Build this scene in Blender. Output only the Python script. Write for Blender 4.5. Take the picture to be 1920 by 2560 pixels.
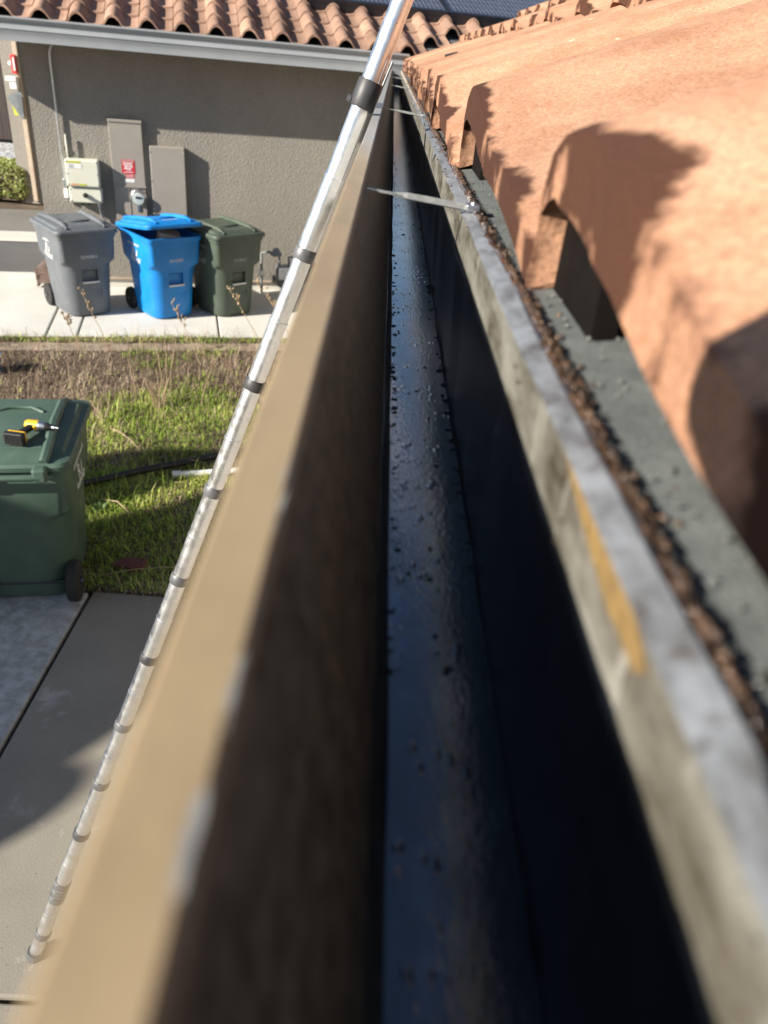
import bpy, bmesh, math, random
import numpy as np
from mathutils import Vector, Matrix, Euler
random.seed(7); rng = np.random.default_rng(11)
scene = bpy.context.scene
for o in list(bpy.data.objects): bpy.data.objects.remove(o)
R = math.radians
H = 2.75                                   # the lens is this far above the ground

# ------------------------------------------------------------------ camera
cam = bpy.data.cameras.new('camera'); camo = bpy.data.objects.new('camera', cam)
scene.collection.objects.link(camo); scene.camera = camo
right = Vector((0.99662084, 0.01213473, 0.08123823))
down = Vector((0.07594939, -0.51280459, -0.85513926))
fwd = Vector((0.03128245, 0.8584196, -0.51199336))
m = Matrix((right, -down, -fwd)).transposed().to_4x4(); m.translation = (0, 0, H)
camo.matrix_world = m
cam.sensor_fit = 'VERTICAL'; cam.sensor_height = 9.8; cam.sensor_width = 7.35
cam.lens = 9.8 * 1910 / 2560
cam.clip_start = 0.01; cam.clip_end = 2000
cam.dof.use_dof = True; cam.dof.focus_distance = 1.4; cam.dof.aperture_fstop = cam.lens / 4.2

# ------------------------------------------------------------------ sky, sun, exposure
SUN = Vector((1.0, 0.65, -0.6)).normalized()        # the way the light travels
el = math.asin(-SUN.z); az = math.atan2(-SUN.x, -SUN.y)
world = bpy.data.worlds.new('World'); scene.world = world; world.use_nodes = True
wn = world.node_tree; bgn = wn.nodes['Background']
sky = wn.nodes.new('ShaderNodeTexSky'); sky.sky_type = 'NISHITA'; sky.sun_disc = False
sky.sun_elevation = el; sky.sun_rotation = az
sky.air_density = 1.0; sky.dust_density = 0.6; sky.ozone_density = 3.0
wn.links.new(sky.outputs[0], bgn.inputs[0]); bgn.inputs[1].default_value = 0.055
sl = bpy.data.lights.new('sun', 'SUN'); sl.energy = 5.0; sl.angle = R(0.5); sl.color = (1.0, 0.93, 0.82)
so = bpy.data.objects.new('sun', sl); scene.collection.objects.link(so)
so.rotation_euler = SUN.to_track_quat('-Z', 'Y').to_euler()
scene.view_settings.view_transform = 'Standard'; scene.view_settings.look = 'None'
scene.view_settings.exposure = 1.15; scene.view_settings.gamma = 1.0
scene.view_settings.use_curve_mapping = False

# ------------------------------------------------------------------ helpers
COL = scene.collection
def tag(o, label=None, cat=None, group=None, kind=None):
    if label: o['label'] = label
    if cat: o['category'] = cat
    if group: o['group'] = group
    if kind: o['kind'] = kind
    return o
def empty(name, loc=(0, 0, 0), rz=0.0, parent=None):
    o = bpy.data.objects.new(name, None); COL.objects.link(o)
    o.empty_display_size = 0.05; o.location = loc; o.rotation_euler = (0, 0, rz); o.parent = parent
    return o
def link_mesh(name, me, mat, parent=None, loc=None, rot=None):
    o = bpy.data.objects.new(name, me); COL.objects.link(o)
    if mat is not None and len(me.materials) == 0: me.materials.append(mat)
    if parent: o.parent = parent
    if loc: o.location = loc
    if rot: o.rotation_euler = rot
    return o
def copy_tree(o, parent=None):
    c = o.copy(); COL.objects.link(c); c.parent = parent
    for ch in list(o.children): copy_tree(ch, c)
    return c

class MB:
    """collects shapes; build() links them as one mesh object"""
    def __init__(s): s.v = []; s.f = []
    def add(s, vs, fs):
        b = len(s.v); s.v += [tuple(p) for p in vs]; s.f += [tuple(b + i for i in q) for q in fs]; return s
    def box(s, x0, x1, y0, y1, z0, z1, M=None):
        vs = [Vector((x, y, z)) for z in (z0, z1) for y in (y0, y1) for x in (x0, x1)]
        if M: vs = [M @ p for p in vs]
        return s.add(vs, [(0, 2, 3, 1), (4, 5, 7, 6), (0, 1, 5, 4), (2, 6, 7, 3), (0, 4, 6, 2), (1, 3, 7, 5)])
    def loft(s, rings, cap0=True, cap1=True, closed=True):
        n = len(rings[0]); vs = [p for r in rings for p in r]; fs = []
        for i in range(len(rings) - 1):
            for j in range(n if closed else n - 1):
                k = (j + 1) % n
                fs.append((i * n + j, i * n + k, (i + 1) * n + k, (i + 1) * n + j))
        if cap0 and closed: fs.append(tuple(range(n - 1, -1, -1)))
        if cap1 and closed: fs.append(tuple((len(rings) - 1) * n + j for j in range(n)))
        return s.add(vs, fs)
    def tube(s, pts, r, n=10, caps=True):
        pts = [Vector(p) for p in pts]; rr = r if isinstance(r, (list, tuple)) else [r] * len(pts); rings = []
        up = None
        for i, p in enumerate(pts):
            t = (pts[min(i + 1, len(pts) - 1)] - pts[max(i - 1, 0)]).normalized()
            if up is None:
                up = Vector((0, 0, 1)) if abs(t.z) < 0.9 else Vector((1, 0, 0))
            a = t.cross(up).normalized(); up = a.cross(t).normalized()
            rings.append([p + (a * math.cos(2 * math.pi * k / n) + up * math.sin(2 * math.pi * k / n)) * rr[i] for k in range(n)])
        return s.loft(rings, caps, caps)
    def lathe(s, prof, n=24, M=None):
        rings = []
        for r, z in prof:
            q = [Vector((r * math.cos(2 * math.pi * k / n), r * math.sin(2 * math.pi * k / n), z)) for k in range(n)]
            rings.append([M @ p for p in q] if M else q)
        return s.loft(rings)
    def prism(s, poly, h0, h1, fn):
        """poly of 2-D points swept from h0 to h1; fn(u, v, h) gives the 3-D point"""
        return s.loft([[fn(u, v, h0) for u, v in poly], [fn(u, v, h1) for u, v in poly]])
    def mesh(s, name, smooth=None):
        me = bpy.data.meshes.new(name); me.from_pydata([tuple(p) for p in s.v], [], s.f)
        bm = bmesh.new(); bm.from_mesh(me); bmesh.ops.recalc_face_normals(bm, faces=bm.faces); bm.to_mesh(me); bm.free()
        if smooth:
            me.polygons.foreach_set('use_smooth', [True] * len(me.polygons)); me.set_sharp_from_angle(angle=R(smooth))
        me.update(); return me
    def build(s, name, mat, parent=None, loc=None, rot=None, smooth=None, bevel=None):
        o = link_mesh(name, s.mesh(name, smooth), mat, parent, loc, rot)
        if bevel:
            b = o.modifiers.new('bevel', 'BEVEL'); b.width = bevel; b.segments = 2; b.limit_method = 'ANGLE'; b.angle_limit = R(40)
        return o

def np_mesh(name, v, f3, mat, cols=None, parent=None):
    me = bpy.data.meshes.new(name); v = np.asarray(v, np.float32); f3 = np.asarray(f3, np.int32)
    me.vertices.add(len(v)); me.vertices.foreach_set('co', v.ravel())
    me.loops.add(f3.size); me.loops.foreach_set('vertex_index', f3.ravel())
    me.polygons.add(len(f3)); me.polygons.foreach_set('loop_start', np.arange(0, f3.size, 3, dtype=np.int32))
    if cols is not None:
        a = me.color_attributes.new('Col', 'FLOAT_COLOR', 'POINT')
        c = np.ones((len(v), 4), np.float32); c[:, :3] = cols; a.data.foreach_set('color', c.ravel())
    me.update(); me.validate()
    return link_mesh(name, me, mat, parent)

# ------------------------------------------------------------------ materials
def new_mat(name):
    mt = bpy.data.materials.new(name); mt.use_nodes = True
    nt = mt.node_tree; return mt, nt, nt.nodes['Principled BSDF']
def coords(nt, stretch=(1, 1, 1), kind='Object'):
    tc = nt.nodes.new('ShaderNodeTexCoord'); mp = nt.nodes.new('ShaderNodeMapping')
    mp.inputs['Scale'].default_value = stretch; nt.links.new(tc.outputs[kind], mp.inputs[0]); return mp.outputs[0]
def noise(nt, vec, scale, detail=5, rough=0.55, dist=0.0):
    n = nt.nodes.new('ShaderNodeTexNoise'); n.inputs['Scale'].default_value = scale; n.inputs['Detail'].default_value = detail
    n.inputs['Roughness'].default_value = rough; n.inputs['Distortion'].default_value = dist
    nt.links.new(vec, n.inputs['Vector']); return n.outputs['Fac']
def ramp(nt, fac, stops):
    r = nt.nodes.new('ShaderNodeValToRGB'); e = r.color_ramp.elements
    while len(e) < len(stops): e.new(0.5)
    for i, (p, c) in enumerate(stops):
        e[i].position = p; e[i].color = (*c, 1) if len(c) == 3 else c
    nt.links.new(fac, r.inputs[0]); return r.outputs[0]
def mix(nt, fac, a, b, mode='MIX'):
    n = nt.nodes.new('ShaderNodeMix'); n.data_type = 'RGBA'; n.blend_type = mode
    for sock, val in ((n.inputs[0], fac), (n.inputs[6], a), (n.inputs[7], b)):
        if hasattr(val, 'default_value') or hasattr(val, 'links'): nt.links.new(val, sock)
        else: sock.default_value = val if not isinstance(val, tuple) else (*val, 1)
    return n.outputs[2]
def bump(nt, bs, fac, strength, dist=0.01, prev=None):
    b = nt.nodes.new('ShaderNodeBump'); b.inputs['Strength'].default_value = strength; b.inputs['Distance'].default_value = dist
    nt.links.new(fac, b.inputs['Height'])
    if prev is not None: nt.links.new(prev, b.inputs['Normal'])
    nt.links.new(b.outputs[0], bs.inputs['Normal']); return b.outputs[0]
def simple(name, c1, c2=None, scale=20, rough=0.6, metal=0.0, bmp=None, stretch=(1, 1, 1), lo=0.35, hi=0.7, spec=0.5, kind='Object', grain=None, rvar=0.0):
    mt, nt, bs = new_mat(name); c2 = c2 or tuple(x * 0.75 for x in c1)
    vec = coords(nt, stretch, kind); f = noise(nt, vec, scale)
    col = ramp(nt, f, [(lo, c2), (hi, c1)])
    if grain:
        g = ramp(nt, noise(nt, vec, grain[0], 2), [(0.3, (1 - grain[1],) * 3), (0.7, (1 + grain[1],) * 3)])
        col = mix(nt, 1.0, col, g, 'MULTIPLY')
    nt.links.new(col, bs.inputs['Base Color'])
    bs.inputs['Roughness'].default_value = rough; bs.inputs['Metallic'].default_value = metal
    bs.inputs['Specular IOR Level'].default_value = spec
    if rvar:
        rr = ramp(nt, noise(nt, vec, scale * 2.3), [(0.3, (rough - rvar,) * 3), (0.7, (rough + rvar,) * 3)]); nt.links.new(rr, bs.inputs['Roughness'])
    if bmp: bump(nt, bs, noise(nt, vec, bmp[0], 4), bmp[1], bmp[2])
    return mt

def stucco_mat():
    mt, nt, bs = new_mat('stucco'); v = coords(nt)
    big = ramp(nt, noise(nt, coords(nt, (1, 1, 0.45)), 1.7, 6, 0.65), [(0.28, (0.225, 0.205, 0.178)), (0.7, (0.27, 0.247, 0.215))])
    fine = ramp(nt, noise(nt, v, 60, 3), [(0.3, (0.86,) * 3), (0.7, (1.12,) * 3)])
    nt.links.new(mix(nt, 1.0, big, fine, 'MULTIPLY'), bs.inputs['Base Color']); bs.inputs['Roughness'].default_value = 0.92
    b1 = bump(nt, bs, noise(nt, v, 52, 3, 0.55, 0.5), 0.8, 0.012); bump(nt, bs, noise(nt, v, 90, 3), 0.35, 0.004, b1)
    return mt
def clay_mat(name, lite, dark, stain):
    mt, nt, bs = new_mat(name); v = coords(nt)
    oi = nt.nodes.new('ShaderNodeObjectInfo')
    add = nt.nodes.new('ShaderNodeVectorMath'); add.operation = 'ADD'; nt.links.new(v, add.inputs[0])
    sc = nt.nodes.new('ShaderNodeVectorMath'); sc.operation = 'SCALE'; sc.inputs[3].default_value = 37.0
    cm = nt.nodes.new('ShaderNodeCombineXYZ')
    for k in range(3): nt.links.new(oi.outputs['Random'], cm.inputs[k])
    nt.links.new(cm.outputs[0], sc.inputs[0]); nt.links.new(sc.outputs[0], add.inputs[1]); w = add.outputs[0]
    c = ramp(nt, noise(nt, w, 9, 7, 0.68), [(0.34, dark), (0.6, lite)])
    g = ramp(nt, noise(nt, w, 230, 4, 0.8), [(0.3, (0.56,) * 3), (0.72, (1.26,) * 3)]); c = mix(nt, 1.0, c, g, 'MULTIPLY')
    pale = ramp(nt, noise(nt, w, 26, 3), [(0.72, (0, 0, 0)), (0.76, (1, 1, 1))]); c = mix(nt, pale, c, (0.6, 0.46, 0.35))
    if stain:                               # damp, weathered nose of each tile with a ragged edge
        sx = nt.nodes.new('ShaderNodeSeparateXYZ'); nt.links.new(v, sx.inputs[0])
        ma = nt.nodes.new('ShaderNodeMath'); ma.operation = 'MULTIPLY_ADD'; ma.inputs[1].default_value = -0.12; nt.links.new(noise(nt, w, 9, 5, 0.6), ma.inputs[0]); nt.links.new(sx.outputs[0], ma.inputs[2])
        ad = nt.nodes.new('ShaderNodeMath'); ad.operation = 'ADD'; ad.inputs[1].default_value = 0.058; nt.links.new(ma.outputs[0], ad.inputs[0])
        sr = ramp(nt, ad.outputs[0], [(0.0, (1, 1, 1)), (0.01, (0, 0, 0))])
        c = mix(nt, sr, c, stain)
    hv = nt.nodes.new('ShaderNodeHueSaturation'); nt.links.new(c, hv.inputs['Color'])
    mr = nt.nodes.new('ShaderNodeMapRange'); mr.inputs[3].default_value = 0.82 if stain else 0.66; mr.inputs[4].default_value = 1.1 if stain else 1.18
    nt.links.new(oi.outputs['Random'], mr.inputs[0]); nt.links.new(mr.outputs[0], hv.inputs['Value'])
    nt.links.new(hv.outputs[0], bs.inputs['Base Color']); bs.inputs['Roughness'].default_value = 0.9; bs.inputs['Specular IOR Level'].default_value = 0.25
    b1 = bump(nt, bs, noise(nt, w, 45, 5, 0.6), 0.35, 0.008); bump(nt, bs, noise(nt, w, 500, 2), 0.4, 0.0015, b1)
    return mt

MAT = {}
MAT['stucco'] = stucco_mat()
MAT['clay'] = clay_mat('clay_near', (0.52, 0.295, 0.185), (0.4, 0.2, 0.115), (0.066, 0.026, 0.014))
MAT['clay_far'] = clay_mat('clay_far', (0.40, 0.25, 0.18), (0.31, 0.185, 0.13), None)
MAT['clay_brown'] = simple('clay_brown', (0.2, 0.14, 0.11), (0.12, 0.08, 0.065), 12, 0.85)
MAT['far_gutter'] = simple('painted_gutter', (0.33, 0.35, 0.365), (0.29, 0.31, 0.325), 3, 0.42)
def bin_mat(name, c1, c2, rough):
    mt, nt, bs = new_mat(name); v = coords(nt)
    c = ramp(nt, noise(nt, v, 5, 5), [(0.35, c2), (0.7, c1)])
    g = ramp(nt, noise(nt, v, 160, 2), [(0.3, (0.9,) * 3), (0.7, (1.1,) * 3)]); c = mix(nt, 1.0, c, g, 'MULTIPLY')
    vs = coords(nt, (1, 1, 0.15)); sc = ramp(nt, noise(nt, vs, 26, 6, 0.7), [(0.6, (0, 0, 0)), (0.75, (0.35,) * 3)])
    c = mix(nt, sc, c, tuple(0.55 * x + 0.1 for x in c1))
    du = ramp(nt, noise(nt, v, 9, 6, 0.7), [(0.5, (0, 0, 0)), (0.8, (0.4,) * 3)]); c = mix(nt, du, c, tuple(0.7 * x + 0.06 for x in c1))
    nt.links.new(c, bs.inputs['Base Color']); rr = ramp(nt, noise(nt, v, 12), [(0.3, (rough - 0.08,) * 3), (0.7, (rough + 0.14,) * 3)]); nt.links.new(rr, bs.inputs['Roughness'])
    bump(nt, bs, noise(nt, v, 300, 3), 0.12, 0.002); return mt
MAT['bin_grey'] = bin_mat('bin_grey', (0.125, 0.137, 0.15), (0.1, 0.11, 0.122), 0.5)
MAT['bin_blue'] = bin_mat('bin_blue', (0.003, 0.215, 0.6), (0.002, 0.165, 0.49), 0.45)
MAT['bin_green'] = bin_mat('bin_green', (0.062, 0.084, 0.06), (0.05, 0.067, 0.05), 0.5)
MAT['bin_teal'] = bin_mat('bin_teal', (0.064, 0.11, 0.08), (0.052, 0.09, 0.066), 0.5)
MAT['black'] = simple('black_plastic', (0.018, 0.018, 0.019), (0.01, 0.01, 0.01), 12, 0.55)
MAT['rubber'] = simple('rubber', (0.022, 0.021, 0.02), (0.012, 0.012, 0.012), 30, 0.8)
MAT['void'] = simple('dark_recess', (0.02, 0.022, 0.024), (0.012, 0.012, 0.013), 12, 0.7)
MAT['steel'] = simple('galvanised', (0.62, 0.64, 0.66), (0.5, 0.52, 0.55), 40, 0.36, metal=1.0, rvar=0.08)
MAT['strap'] = simple('strap_zinc', (0.46, 0.47, 0.44), (0.3, 0.3, 0.27), 120, 0.45, metal=0.5)
MAT['arch_shade'] = simple('arch_shade_black', (0.008, 0.006, 0.005), (0.004, 0.003, 0.003), 30, 0.9, spec=0.1)  # black colour standing in for the shade inside the tile arches
MAT['white_print'] = simple('white_print', (0.8, 0.8, 0.78), (0.66, 0.66, 0.65), 60, 0.6)
MAT['red_print'] = simple('red_print', (0.56, 0.02, 0.04), (0.46, 0.015, 0.03), 30, 0.5)
MAT['panel_paint'] = simple('panel_paint', (0.3, 0.272, 0.24), (0.275, 0.25, 0.22), 6, 0.5)
MAT['ivory'] = simple('ivory_paint', (0.66, 0.655, 0.55), (0.6, 0.6, 0.5), 5, 0.45)
MAT['yellow'] = simple('yellow_plastic', (0.75, 0.42, 0.012), (0.62, 0.33, 0.01), 20, 0.45)
MAT['lime'] = simple('lime_print', (0.5, 0.5, 0.05), (0.42, 0.42, 0.04), 20, 0.6)
MAT['orange_print'] = simple('orange_print', (0.6, 0.25, 0.08), (0.55, 0.4, 0.25), 60, 0.6)
MAT['wood'] = simple('aged_wood', (0.09, 0.06, 0.04), (0.04, 0.028, 0.02), 14, 0.85, stretch=(1, 0.1, 1), bmp=(60, 0.3, 0.004))
MAT['trim'] = simple('trim_paint', (0.44, 0.36, 0.27), (0.38, 0.3, 0.22), 6, 0.7)
MAT['brown_door'] = simple('brown_boards', (0.045, 0.028, 0.022), (0.03, 0.018, 0.014), 5, 0.7, stretch=(1, 1, 0.1))
MAT['glass'] = simple('meter_glass', (0.5, 0.56, 0.56), (0.42, 0.48, 0.48), 8, 0.08)
MAT['grey_paint'] = simple('grey_paint', (0.17, 0.19, 0.2), (0.13, 0.145, 0.155), 10, 0.5)
MAT['red_plastic'] = simple('red_plastic', (0.6, 0.03, 0.03), (0.5, 0.02, 0.02), 10, 0.45)
MAT['amber'] = simple('amber_glaze', (0.5, 0.12, 0.01), (0.38, 0.08, 0.01), 10, 0.3)
MAT['card'] = simple('cardboard', (0.5, 0.4, 0.3), (0.4, 0.3, 0.22), 10, 0.8)
MAT['brick_red'] = simple('brick_red', (0.14, 0.05, 0.04), (0.09, 0.035, 0.03), 20, 0.9, bmp=(80, 0.4, 0.004))
MAT['straw'] = simple('straw', (0.42, 0.32, 0.2), (0.28, 0.2, 0.12), 40, 0.85)
MAT['bark'] = simple('bark', (0.14, 0.1, 0.07), (0.08, 0.055, 0.04), 30, 0.9)
MAT['felt'] = simple('roofing_felt', (0.13, 0.142, 0.135), (0.085, 0.093, 0.09), 40, 0.7, grain=(700, 0.35), bmp=(600, 0.5, 0.002))

def leafcol_mat(name, rough=0.75, trans=0.14):
    mt, nt, bs = new_mat(name); a = nt.nodes.new('ShaderNodeVertexColor'); a.layer_name = 'Col'
    nt.links.new(a.outputs[0], bs.inputs['Base Color']); bs.inputs['Roughness'].default_value = rough
    bs.inputs['Specular IOR Level'].default_value = 0.3
    tr = nt.nodes.new('ShaderNodeBsdfTranslucent'); nt.links.new(a.outputs[0], tr.inputs[0])
    mx = nt.nodes.new('ShaderNodeMixShader'); mx.inputs[0].default_value = trans
    nt.links.new(bs.outputs[0], mx.inputs[1]); nt.links.new(tr.outputs[0], mx.inputs[2])
    nt.links.new(mx.outputs[0], nt.nodes['Material Output'].inputs[0]); return mt
MAT['leafcol'] = leafcol_mat('leaf_colours')

def concrete(name, c1, c2, frost=None, frost_lo=0.5, scale=1.3):
    mt, nt, bs = new_mat(name); v = coords(nt)
    c = ramp(nt, noise(nt, v, scale, 8, 0.65), [(0.32, c2), (0.68, c1)])
    g = ramp(nt, noise(nt, v, 190, 3, 0.7), [(0.3, (0.86,) * 3), (0.72, (1.1,) * 3)]); c = mix(nt, 1.0, c, g, 'MULTIPLY')
    if frost:
        fr = ramp(nt, noise(nt, v, frost[1], 6, 0.65, 0.6), [(frost_lo, (0, 0, 0)), (frost_lo + frost[2], (1, 1, 1))]); c = mix(nt, fr, c, frost[0])
    sp = ramp(nt, noise(nt, v, 55, 2), [(0.24, (1, 1, 1)), (0.3, (0, 0, 0))]); c = mix(nt, sp, c, tuple(x * 0.45 for x in c2))
    nt.links.new(c, bs.inputs['Base Color']); bs.inputs['Roughness'].default_value = 0.85
    bump(nt, bs, noise(nt, v, 130, 4), 0.3, 0.004); return mt
MAT['walk'] = concrete('pale_concrete', (0.62, 0.6, 0.55), (0.5, 0.485, 0.44))
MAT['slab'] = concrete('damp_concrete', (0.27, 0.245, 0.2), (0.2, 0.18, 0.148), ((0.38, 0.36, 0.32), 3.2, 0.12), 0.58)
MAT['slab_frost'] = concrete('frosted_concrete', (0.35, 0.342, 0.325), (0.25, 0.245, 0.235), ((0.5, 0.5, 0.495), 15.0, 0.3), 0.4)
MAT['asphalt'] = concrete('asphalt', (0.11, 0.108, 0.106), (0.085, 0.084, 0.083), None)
MAT['asphalt_pale'] = concrete('paler_asphalt', (0.19, 0.175, 0.155), (0.15, 0.14, 0.125), None)  # paler, warmer asphalt tone for the driveway
def soil_mat():
    mt, nt, bs = new_mat('soil'); v = coords(nt)
    c = ramp(nt, noise(nt, v, 1.6, 8, 0.7), [(0.3, (0.05, 0.034, 0.022)), (0.52, (0.12, 0.085, 0.055)), (0.72, (0.2, 0.155, 0.105))])
    g = ramp(nt, noise(nt, v, 60, 5, 0.75), [(0.25, (0.45,) * 3), (0.75, (1.35,) * 3)])
    nt.links.new(mix(nt, 1.0, c, g, 'MULTIPLY'), bs.inputs['Base Color']); bs.inputs['Roughness'].default_value = 0.95
    bump(nt, bs, noise(nt, v, 35, 6, 0.7), 0.8, 0.03); return mt
MAT['soil'] = soil_mat()
MAT['gravel'] = simple('white_gravel', (0.62, 0.62, 0.6), (0.12, 0.12, 0.12), 9, 0.9, lo=0.42, hi=0.56)

def tan_mat():
    mt, nt, bs = new_mat('tan_paint'); v = coords(nt)
    c = ramp(nt, noise(nt, v, 14, 5), [(0.3, (0.27, 0.198, 0.112)), (0.7, (0.345, 0.256, 0.15))])
    st = nt.nodes.new('ShaderNodeMapping'); st.inputs['Scale'].default_value = (1, 0.12, 1); nt.links.new(v, st.inputs[0])
    dirt = ramp(nt, noise(nt, st.outputs[0], 60, 5, 0.7), [(0.5, (0, 0, 0)), (0.75, (0.6,) * 3)])
    c = mix(nt, dirt, c, (0.2, 0.15, 0.09))
    sx = nt.nodes.new('ShaderNodeSeparateXYZ'); nt.links.new(v, sx.inputs[0])        # paint worn to bare metal along the inner fold
    n2 = noise(nt, st.outputs[0], 150, 4, 0.6)
    ma = nt.nodes.new('ShaderNodeMath'); ma.operation = 'MULTIPLY_ADD'; ma.inputs[1].default_value = 0.016; nt.links.new(n2, ma.inputs[0]); nt.links.new(sx.outputs[0], ma.inputs[2])
    ad = nt.nodes.new('ShaderNodeMath'); ad.operation = 'ADD'; ad.inputs[1].default_value = 0.5; nt.links.new(ma.outputs[0], ad.inputs[0])
    worn = ramp(nt, ad.outputs[0], [(0.4884, (0, 0, 0)), (0.4896, (1, 1, 1))])
    # bare zinc towards the far end of the run
    yy = nt.nodes.new('ShaderNodeMath'); yy.operation = 'MULTIPLY_ADD'; yy.inputs[1].default_value = 0.5; nt.links.new(n2, yy.inputs[0]); nt.links.new(sx.outputs[1], yy.inputs[2])
    far = nt.nodes.new('ShaderNodeMapRange'); far.inputs[1].default_value = 1.15; far.inputs[2].default_value = 1.45; nt.links.new(yy.outputs[0], far.inputs[0])
    mxx = nt.nodes.new('ShaderNodeMath'); mxx.operation = 'MAXIMUM'; nt.links.new(worn, mxx.inputs[0])
    f8 = nt.nodes.new('ShaderNodeMath'); f8.operation = 'MULTIPLY'; f8.inputs[1].default_value = 0.75; nt.links.new(far.outputs[0], f8.inputs[0]); nt.links.new(f8.outputs[0], mxx.inputs[1])
    c = mix(nt, mxx.outputs[0], c, (0.27, 0.285, 0.29))
    nt.links.new(c, bs.inputs['Base Color']); bs.inputs['Roughness'].default_value = 0.5
    bump(nt, bs, noise(nt, v, 90, 4), 0.12, 0.002); return mt
MAT['tan'] = tan_mat()
def zinc_mat(name, c1, c2, streak, rough, wet=0.0, sc=60, sy=0.14):
    mt, nt, bs = new_mat(name); v = coords(nt)
    st = nt.nodes.new('ShaderNodeMapping'); st.inputs['Scale'].default_value = (1, sy, 1); nt.links.new(v, st.inputs[0])
    sh = nt.nodes.new('ShaderNodeMapping'); sh.inputs['Rotation'].default_value = (R(35), 0, 0); sh.inputs['Scale'].default_value = (1, 1, 0.12); nt.links.new(v, sh.inputs[0])
    c = ramp(nt, noise(nt, st.outputs[0], sc, 6, 0.65), [(0.34, c2), (0.64, c1)])
    s2 = ramp(nt, noise(nt, sh.outputs[0], 80, 4, 0.6), [(0.58, (0, 0, 0)), (0.7, (0.85,) * 3)])
    c = mix(nt, s2, c, streak)
    nt.links.new(c, bs.inputs['Base Color']); bs.inputs['Roughness'].default_value = rough
    if wet: bs.inputs['Coat Weight'].default_value = wet; bs.inputs['Coat Roughness'].default_value = 0.12
    bump(nt, bs, noise(nt, v, 220, 4), 0.2, 0.0015); return mt
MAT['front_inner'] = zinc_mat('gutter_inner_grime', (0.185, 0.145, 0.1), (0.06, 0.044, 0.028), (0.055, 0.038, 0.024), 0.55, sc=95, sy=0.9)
MAT['back_inner'] = zinc_mat('gutter_back_grime', (0.24, 0.23, 0.2), (0.055, 0.045, 0.03), (0.34, 0.325, 0.285), 0.4, sc=42, sy=0.3)
MAT['flange'] = zinc_mat('zinc_flange', (0.23, 0.245, 0.265), (0.08, 0.078, 0.075), (0.06, 0.045, 0.034), 0.36, sc=60, sy=0.5)
def wet_mat():
    mt, nt, bs = new_mat('wet_bitumen'); v = coords(nt)
    st = nt.nodes.new('ShaderNodeMapping'); st.inputs['Scale'].default_value = (1, 0.5, 1); nt.links.new(v, st.inputs[0])
    dirt = noise(nt, st.outputs[0], 34, 7, 0.7)
    c = ramp(nt, dirt, [(0.36, (0.01, 0.01, 0.01)), (0.52, (0.04, 0.043, 0.048)), (0.74, (0.15, 0.16, 0.18))])
    nt.links.new(c, bs.inputs['Base Color']); bs.inputs['Metallic'].default_value = 0.45
    rr = ramp(nt, dirt, [(0.35, (0.22,) * 3), (0.6, (0.05,) * 3)]); nt.links.new(rr, bs.inputs['Roughness'])
    bs.inputs['Coat Weight'].default_value = 1.0; bs.inputs['Coat Roughness'].default_value = 0.04; bs.inputs['Coat IOR'].default_value = 1.9
    b1 = bump(nt, bs, noise(nt, st.outputs[0], 330, 3, 0.6), 0.4, 0.0006)
    vo = nt.nodes.new('ShaderNodeTexVoronoi'); vo.inputs['Scale'].default_value = 150; nt.links.new(st.outputs[0], vo.inputs['Vector'])
    dr_ = ramp(nt, vo.outputs['Distance'], [(0.0, (1, 1, 1)), (0.38, (0, 0, 0))])
    msk = ramp(nt, noise(nt, v, 22, 3), [(0.5, (0, 0, 0)), (0.62, (1, 1, 1))]); dr_ = mix(nt, 1.0, dr_, msk, 'MULTIPLY')
    b2 = bump(nt, bs, dr_, 0.5, 0.0011, b1); nt.links.new(b2, bs.inputs['Coat Normal'])
    return mt
MAT['wet'] = wet_mat()
MAT['shade_black'] = zinc_mat('dark_shade_band', (0.026, 0.026, 0.027), (0.01, 0.01, 0.011), (0.06, 0.057, 0.052), 0.38)  # near-black colour standing in for shade on the gutter's back wall
MAT['sludge'] = simple('wet_sludge', (0.012, 0.011, 0.01), (0.004, 0.004, 0.004), 300, 0.16, spec=0.7)
MAT['grit'] = simple('wet_grit', (0.17, 0.1, 0.06), (0.02, 0.014, 0.011), 70, 0.18, spec=0.6)
MAT['bead'] = simple('sealant', (0.05, 0.055, 0.065), (0.02, 0.022, 0.026), 40, 0.25, spec=0.7)
MAT['pole'] = simple('pole_aluminium', (0.93, 0.935, 0.94), (0.8, 0.81, 0.83), 18, 0.33, metal=1.0, rvar=0.08, grain=(120, 0.06))
MAT['clamp'] = simple('clamp_plastic', (0.05, 0.05, 0.052), (0.032, 0.032, 0.034), 30, 0.5)
MAT['clamp_grey'] = simple('clamp_grey', (0.16, 0.16, 0.165), (0.1, 0.1, 0.105), 30, 0.45, metal=0.3)
def pv_mat():
    mt, nt, bs = new_mat('solar_cells'); v = coords(nt)
    br = nt.nodes.new('ShaderNodeTexBrick'); nt.links.new(v, br.inputs['Vector']); br.offset = 0
    br.inputs['Color1'].default_value = (0.035, 0.04, 0.06, 1); br.inputs['Color2'].default_value = (0.045, 0.05, 0.075, 1); br.inputs['Mortar'].default_value = (0.3, 0.3, 0.3, 1)
    br.inputs['Scale'].default_value = 1.0; br.inputs['Mortar Size'].default_value = 0.0028; br.inputs['Brick Width'].default_value = 0.055; br.inputs['Row Height'].default_value = 0.17
    nt.links.new(br.outputs[0], bs.inputs['Base Color']); bs.inputs['Roughness'].default_value = 0.18; return mt
MAT['pv'] = pv_mat()
MAT['pv_frame'] = simple('black_frame', (0.016, 0.018, 0.026), (0.01, 0.012, 0.018), 12, 0.4)

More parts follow.
